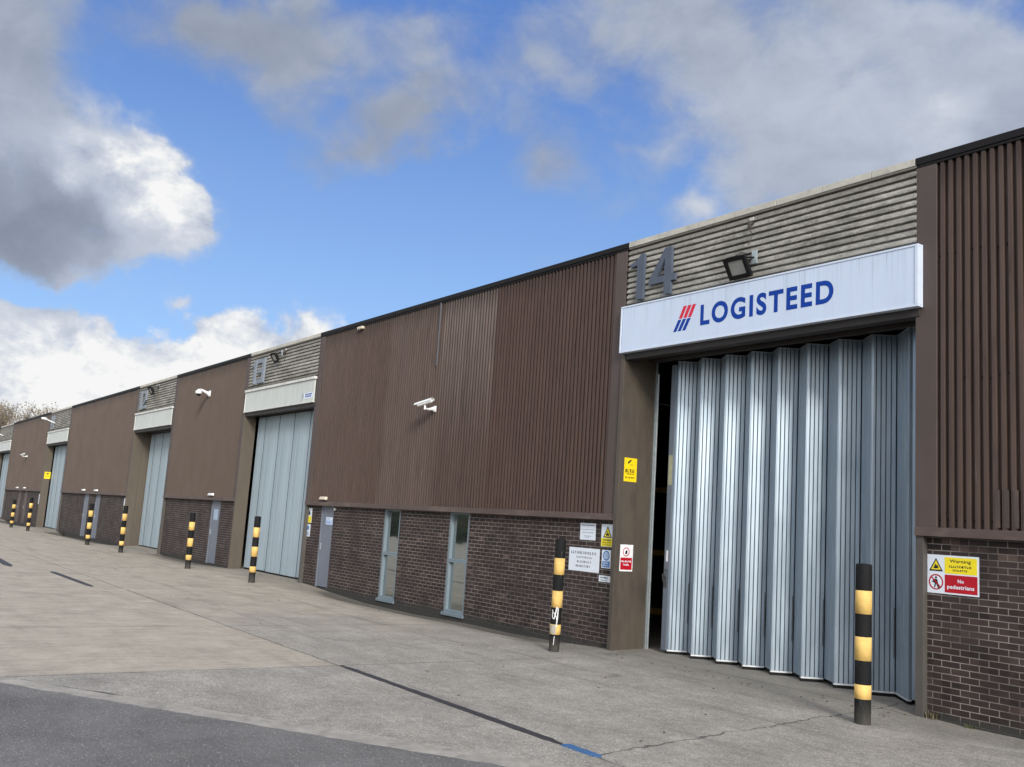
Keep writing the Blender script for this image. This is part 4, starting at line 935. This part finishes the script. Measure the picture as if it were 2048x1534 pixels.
def outlet(x, label, sc=1.0):
    s = thing('cable_outlet', label, 'cable outlet', (x, 0, 6.6))
    m = MB(); m.tube([(x, .03, 6.66), (x, -.02, 6.66), (x + .005, -.05, 6.62), (x + .01, -.055, 6.57)], [.035 * sc, .035 * sc, .03 * sc, .022 * sc], 10); m.build('hood', worn('rusty_dark_metal', (.035, .03, .027), .7), s)
    MB().box(x - .035 * sc, x + .035 * sc, -.006, .03, 6.70, 6.75).build('cap', M_PALECOPE, s)
    MB().tube([(x + .01, -.05, 6.57), (x + .03, -.03, 6.5), (x + .015, -.015, 6.42), (x - .03, -.004, 6.34)], .008 * sc, 6).build('cable', worn('brown_cable', (.09, .075, .06), .7), s)
outlet(-9.26, 'dark hooded cable outlet with hanging cable above the floodlight')
outlet(-27.1, 'dark hooded cable outlet near the top of the second louvred fascia', 1.4); outlet(-40.4, 'dark hooded cable outlet near the top of the third louvred fascia', 1.6)

def bullet(x, z, label):
    s = thing('security_camera', label, 'security camera', (x, 0, z), 'white security cameras on the cladding')
    k_ = .80; P = lambda a, b, c: (x + a * k_, b * k_, z + c * k_)
    m = MB(); m.box(x - .05, x + .05, .0, .03, z - .07, z + .07); m.build('wall_plate', M_WHITE, s, bevel=.01)
    MB().tube([P(0, .01, 0), P(0, -.08, -.01), P(0, -.2, -.035), P(.0, -.30, -.035)], [.06, .04, .026, .024], 10).build('bracket', M_WHITE, s, smooth=True)
    MB().tube([P(0, -.30, -.055), P(0, -.305, .03), P(-.005, -.31, .09)], [.027, .024, .024], 10).build('post', M_WHITE, s, smooth=True)
    a, b = Vector(P(.26, -.26, .185)), Vector(P(-.22, -.40, .075)); t = (b - a).normalized()
    MB().tube([a, a + t * .012, b - t * .02, b], [.036, .046, .046, .044], 14).build('camera_body', M_WHITE, s)
    MB().tube([b, b + t * .01], [.036, .036], 12).build('lens', M_DARKGLASS, s)
    sd = t.cross(Vector((0, 0, 1))).normalized(); up = sd.cross(t); m = MB(); pr = []
    for i in range(9):
        th = math.pi * (i / 8); pr.append(sd * math.cos(th) * .058 + up * (math.sin(th) * .053 + .006))
    A0, B0 = a - t * .03, b + t * .07
    for i in range(8): m.hexa([A0 + pr[i], A0 + pr[i + 1], A0 + pr[i + 1] * 1.06, A0 + pr[i] * 1.06], [B0 + pr[i], B0 + pr[i + 1], B0 + pr[i + 1] * 1.06, B0 + pr[i] * 1.06])
    m.build('sun_shield', M_WHITE, s)
bullet(-18.13, 4.36, 'white bullet security camera on the wide ribbed cladding with weathered stripes'); bullet(-69.5, 4.34, 'small white bullet security camera on the farthest cladding bay')
s = thing('security_camera', 'white dome security camera on an arm, second cladding bay', 'security camera', (-33.8, 0, 5.87), 'white security cameras on the cladding')
MB().box(-33.88, -33.72, .0, .03, 5.76, 5.98).build('wall_plate', M_WHITE, s, bevel=.012)
MB().tube([(-33.8, .01, 5.86), (-33.8, -.10, 5.89), (-33.8, -.28, 5.96), (-33.8, -.36, 5.97)], [.085, .055, .042, .04], 10).build('bracket', M_WHITE, s, smooth=True)
MB().lathe([(.0, .08), (.04, .08), (.06, .05), (.10, .015), (.115, -.03), (.115, -.08), (.10, -.09)], 20, (-33.8, -.38, 5.90)).build('housing', M_WHITE, s, smooth=True)
MB().lathe([(.085, -.088), (.08, -.12), (.05, -.155), (.0, -.165)], 20, (-33.8, -.38, 5.90)).build('dome', M_DARKGLASS, s, smooth=True)

# ------------------------------------------------------------------ bollards
BANDS = [(.84, .69), (.545, .395), (.245, .155)]
def bollard_parts(root, h, r):
    m = MB(); prof = [(r, -.15)] + [(r, h * i / 10) for i in range(11)] + [(r * .985, h + .008), (r * .93, h + .016), (r * .6, h + .022), (0, h + .024)]
    m.lathe(prof, 32); m.build('post', M_BBLACK, root, smooth=True, local=True)
    for t, b in BANDS:
        m = MB(); q = r + .0018; m.lathe([(r - .002, h * b), (q, h * b + .001), (q, h * t - .001), (r - .002, h * t)], 32)
        m.build('yellow_band', M_BYELLOW, root, smooth=True, local=True)
BL = [((-6.45, -1.23), 1.71, 'black and yellow bollard before the right end of the folded door', (-.004, .004), .088),
      ((-11.91, -1.22), 1.72, 'leaning black and yellow bollard with white scrawl, beside the white board', (.028, -.006), .083),
      ((-24.32, -1.40), 1.69, 'black and yellow bollard before the nearest closed pale door', (0, .004), .082),
      ((-29.13, -1.56), 1.65, 'black and yellow bollard at the second brick wall left of the nearest closed door', (-.006, .008), .082),
      ((-36.98, -1.56), 1.68, 'black and yellow bollard beside the brown column of the third unit', (.004, 0), .082),
      ((-41.91, -1.66), 1.66, 'black and yellow bollard before the paired doors of the third unit', (.007, -.01), .084),
      ((-55.09, -1.74), 1.71, 'bollard with white top mark, right one of the far left pair', (0, 0), .084),
      ((-59.46, -1.87), 1.52, 'farthest and shortest bollard, at the left edge of the yard', (0, 0), .086)]
# the bollards stand in front of the door posts, their bases follow the list of positions above
proto = None
for i, ((x, y), h, lab, lean, r) in enumerate(BL):
    if proto is None:
        o = thing('bollard', lab, 'bollard', (x, y, 0), 'black and yellow bollards along the warehouse wall'); bollard_parts(o, 1.70, .084); proto = o
    else:
        o = proto.copy(); C.objects.link(o); o.location = (x, y, 0); o['label'] = lab
        for ch in proto.children:
            c = ch.copy(); C.objects.link(c); c.parent = o
    o.scale = (r / .084, r / .084, h / 1.70); o.rotation_euler = (-lean[1], lean[0], 0.9 * i)
    if i == 1: o.rotation_euler = (0.012, 0.028, 0)
leaner = [o for o in C.objects if o.get('label', '').startswith('leaning')][0]
def on_post(th, z, rr=.0845): return (rr * math.cos(th), rr * math.sin(th), z)
def scrawl(root, pts, w, m_, name='paint_scrawl'):
    m = MB(); 
    for (a, za), (b, zb) in zip(pts, pts[1:]):
        n = 4
        for k in range(n):
            t0, t1 = k / n, (k + 1) / n; p = (a + (b - a) * t0, za + (zb - za) * t0); q = (a + (b - a) * t1, za + (zb - za) * t1)
            dx, dz = (q[0] - p[0]) * .084, q[1] - p[1]; L = math.hypot(dx, dz) or 1; ox, oz = -dz / L * w / .084, dx / L * w
            m.face([on_post(p[0] - ox, p[1] - oz, .0872), on_post(q[0] - ox, q[1] - oz, .0872), on_post(q[0] + ox, q[1] + oz, .0872), on_post(p[0] + ox, p[1] + oz, .0872)])
    return m.build(name, m_, root, local=True)
MSCR = worn('white_graffiti_paint', (.62, .63, .62), .5, 0, .15, 20)
th0 = math.atan2(-10.86 + 1.2, 11.9)
scrawl(leaner, [(th0 - .75, .64), (th0 - .7, .52), (th0 - .35, .50), (th0 - .1, .60), (th0 + .05, .68), (th0 + .3, .66), (th0 + .28, .55), (th0 + .2, .45), (th0 + .1, .38)], .009, MSCR)
scrawl(leaner, [(th0 - .55, .60), (th0 - .2, .57), (th0 + .1, .52), (th0 + .25, .46)], .007, MSCR)
scrawl(leaner, [(th0 - .1, .24), (th0 - .15, .15), (th0 - .2, .11)], .005, MSCR)
m = MB(); nz = 6
for k in range(10):
    a = th0 - 1.1 + k * .12
    m.face([on_post(a, .275 + .02 * math.sin(k * 2), .0866), on_post(a + .125, .275 + .02 * math.sin(k * 2 + 2), .0866), on_post(a + .125, .41, .0866), on_post(a, .41, .0866)])
m.build('faded_patch', worn('faded_grey_paint', (.34, .32, .27), .6, 0, .2, 20), leaner, local=True)

s = thing('storage_rack', 'dim yellow pallet rack inside the open folded door', 'rack', (-13.2, 3.0, 0))
m = MB()
for a in (-14.6, -13.2, -11.9): m.box(a, a + .09, 2.9, 2.99, 0, 3.6); m.box(a, a + .09, 3.9, 3.99, 0, 3.6)
m.build('upright', worn('rack_blue', (.05, .08, .16), .5), s)
for zz in (.35, 1.5, 2.75):
    MB().box(-14.5, -11.9, 2.87, 2.9, zz, zz + .11).build('beam', worn('rack_yellow', (.30, .18, .03), .5), s)
    MB().box(-14.5, -11.92, 2.92, 3.9, zz + .05, zz + .08).build('shelf_board', worn('rack_board', (.3, .22, .13), .8), s)
# ------------------------------------------------------------------ weeds, bare trees, far bank
def tuft(x, y, z, n, hgt, label, col):
    m = MB(); rnd = random.Random(int(x * 100))
    for i in range(n):
        a = rnd.uniform(0, 6.28); L = hgt * rnd.uniform(.5, 1.2); q = Vector((x + rnd.uniform(-.06, .06), y + rnd.uniform(-.03, .03), z)); dr = Vector((math.cos(a), math.sin(a) * .6, 0))
        w = Vector((-dr.y, dr.x, 0)) * .006
        p1 = q + dr * L * .35 + Vector((0, 0, L * .75)); p2 = q + dr * L * .85 + Vector((0, 0, L * .8))
        m.face([q - w, q + w, p1 + w, p1 - w]); m.face([p1 - w, p1 + w, p2 + w * .2, p2 - w * .2])
    return tag(m.build('weed', worn('dry_weed_' + str(n), col, .8, 0, .3, 30)), label, 'weed')
tuft(-6.40, .07, -.02, 26, .10, 'small dry weed tuft at the foot of the right door jamb', (.13, .115, .06))
tuft(-5.95, .085, -.04, 16, .05, 'tiny green weed tuft at the foot of the right brick wall', (.07, .085, .03))
tuft(-55.6, .06, -.17, 30, .30, 'dark weed clump where the fourth door apron meets the brick', (.06, .06, .035))

def make_litter():
    rnd = random.Random(21); m = MB()
    for i in range(170):
        x = -6.6 - 30 * rnd.random() ** 1.5; y = .10 - abs(rnd.gauss(0, .22)) if rnd.random() < .7 else rnd.uniform(-5, -.4)
        if -11.9 < x < -6.6 and y > -.1: y -= .5
        q = min(max((.1 - y) / 1.5, 0), 1); z = dip(x) * (1 - q * q * (3 - 2 * q)) + .012; r = rnd.uniform(.008, .024); a0 = rnd.uniform(0, 6.28)
        pts = [(x + r * math.cos(a0 + k * 1.57) * (1 if k % 2 else .5), y + r * math.sin(a0 + k * 1.57) * (1 if k % 2 else .5)) for k in range(4)]
        m.hexa([(a, b, z) for a, b in pts], [(a, b, z + rnd.uniform(.003, .012)) for a, b in pts])
    o = m.build('leaf_litter', worn('dead_leaf_bits', (.085, .065, .04), .9, 0, .6, 40)); tag(o, 'scattered dead leaf bits along the foot of the walls', 'litter', kind='stuff')
make_litter()
M_BARK = worn('grey_brown_bark', (.085, .068, .05), .9, 0, .3, 3)
M_TWIG = worn('brown_twigs', (.20, .165, .125), .9, 0, .35, 1.5)
M_LEAF = worn('dull_olive_leaves', (.17, .135, .075), .8, 0, .45, 1.2)
def bare_tree(x, y, hgt, seed, label, leafy):
    rnd = random.Random(seed); s = thing('bare_tree', label, 'tree', (x, y, 0), 'bare trees beyond the far end of the warehouses')
    tr, tw, lf = MB(), MB(), MB()
    def grow(p, d_, L, r, dep):
        q = p + d_ * L; mid = p + d_ * L * .5 + Vector((rnd.uniform(-1, 1), rnd.uniform(-1, 1), rnd.uniform(-.3, .5))) * L * .07
        (tr if dep < 3 else tw).tube([p, mid, q], [r, r * .8, r * .6], 6 if dep < 3 else 3, cap=False)
        if dep >= 4 and leafy and rnd.random() < leafy:
            for _ in range(3):
                c = q + Vector((rnd.gauss(0, .25), rnd.gauss(0, .25), rnd.gauss(0, .2))); a = Vector((rnd.gauss(0, 1), rnd.gauss(0, 1), rnd.gauss(0, 1))).normalized() * .10; b = a.cross(Vector((rnd.gauss(0, 1), rnd.gauss(0, 1), 1))).normalized() * .06
                lf.face([c - a, c + b, c + a, c - b])
        if dep == 6: return
        k = {0: 6, 1: 5, 2: 4, 3: 3, 4: 3, 5: 2}[dep]
        for i in range(k):
            t = rnd.uniform(.45, 1.0) if dep else rnd.uniform(.55, 1.0)
            ax = Vector((rnd.gauss(0, 1), rnd.gauss(0, 1), rnd.gauss(0, .6))).normalized()
            nd = (d_ + ax * rnd.uniform(.45, .95) + Vector((0, 0, .22))).normalized()
            grow(p + (q - p) * t, nd, L * rnd.uniform(.5, .78), max(.012, r * .55 * (1.1 - .2 * i / k)), dep + 1)
    grow(Vector((x, y, -.2)), Vector((rnd.uniform(-.06, .06), rnd.uniform(-.06, .06), 1)).normalized(), hgt * .36, hgt * .020, 0)
    zm = max(v[2] for v in tw.v); kz = hgt / zm
    for q in (tr, tw, lf): q.v = [(x + (a - x) * kz, y + (b - y) * kz, c * kz) for a, b, c in q.v]
    t = tr.build('trunk', M_BARK, s, smooth=True); tw.build('crown', M_TWIG, s)
    if leafy: lf.build('foliage', M_LEAF, s)
for i, (x, y, h, lab, lv) in enumerate([(-117, 4.5, 12.2, 'bare twiggy brown tree at the left edge, beyond the last unit', .2), (-121, 9.0, 12.7, 'taller bare tree behind the far roofline, second from the left edge', .15),
                                   (-116, 10.5, 11.9, 'thin bare tree over the far roofline, near the pale fascia', .06), (-124, 15.0, 12.3, 'faint bare treetop farthest right above the far roofline', .03), (-127, 4.0, 12.8, 'ochre leaved tree low behind the leftmost bare tree', .6)]):
    bare_tree(x, y, h, 20 + i, lab, lv)

def bank_fn(g, pos, obj):
    a = g.noise(pos, .35, 8, .7); b = g.noise(pos, 2.5, 5, .7)
    return {'Base Color': g.ramp(g.add(g.mul(a, .5), g.mul(b, .5)), [(.35, (.012, .016, .008)), (.55, (.045, .05, .022)), (.7, (.10, .09, .045))]), 'Roughness': .95, 'bump': (b, 1.0, .4)}
def make_bank():
    m = MB(); rnd = random.Random(4); nx, ny = 120, 8
    for i in range(nx + 1):
        for j in range(ny + 1):
            x = -170 + 230 * i / nx; t = j / ny; y = -38 - 16 * t
            z = 7.5 * (1 - (1 - t) ** 2) * (1 + .25 * math.sin(i * .37) + .15 * math.sin(i * 1.1 + j)) + rnd.uniform(-.5, .5) * (t > .05) - .2
            m.v.append((x, y + rnd.uniform(-.6, .6), z))
    for i in range(nx):
        for j in range(ny):
            a = i * (ny + 1) + j; m.f.append((a, a + 1, a + ny + 2, a + ny + 1)); m.mi.append(0)
    tag(m.build('bank', mat('scrub_bank', bank_fn), smooth=True), 'dark scrub covered bank on the far side of the road', 'bank', kind='structure')
make_bank()
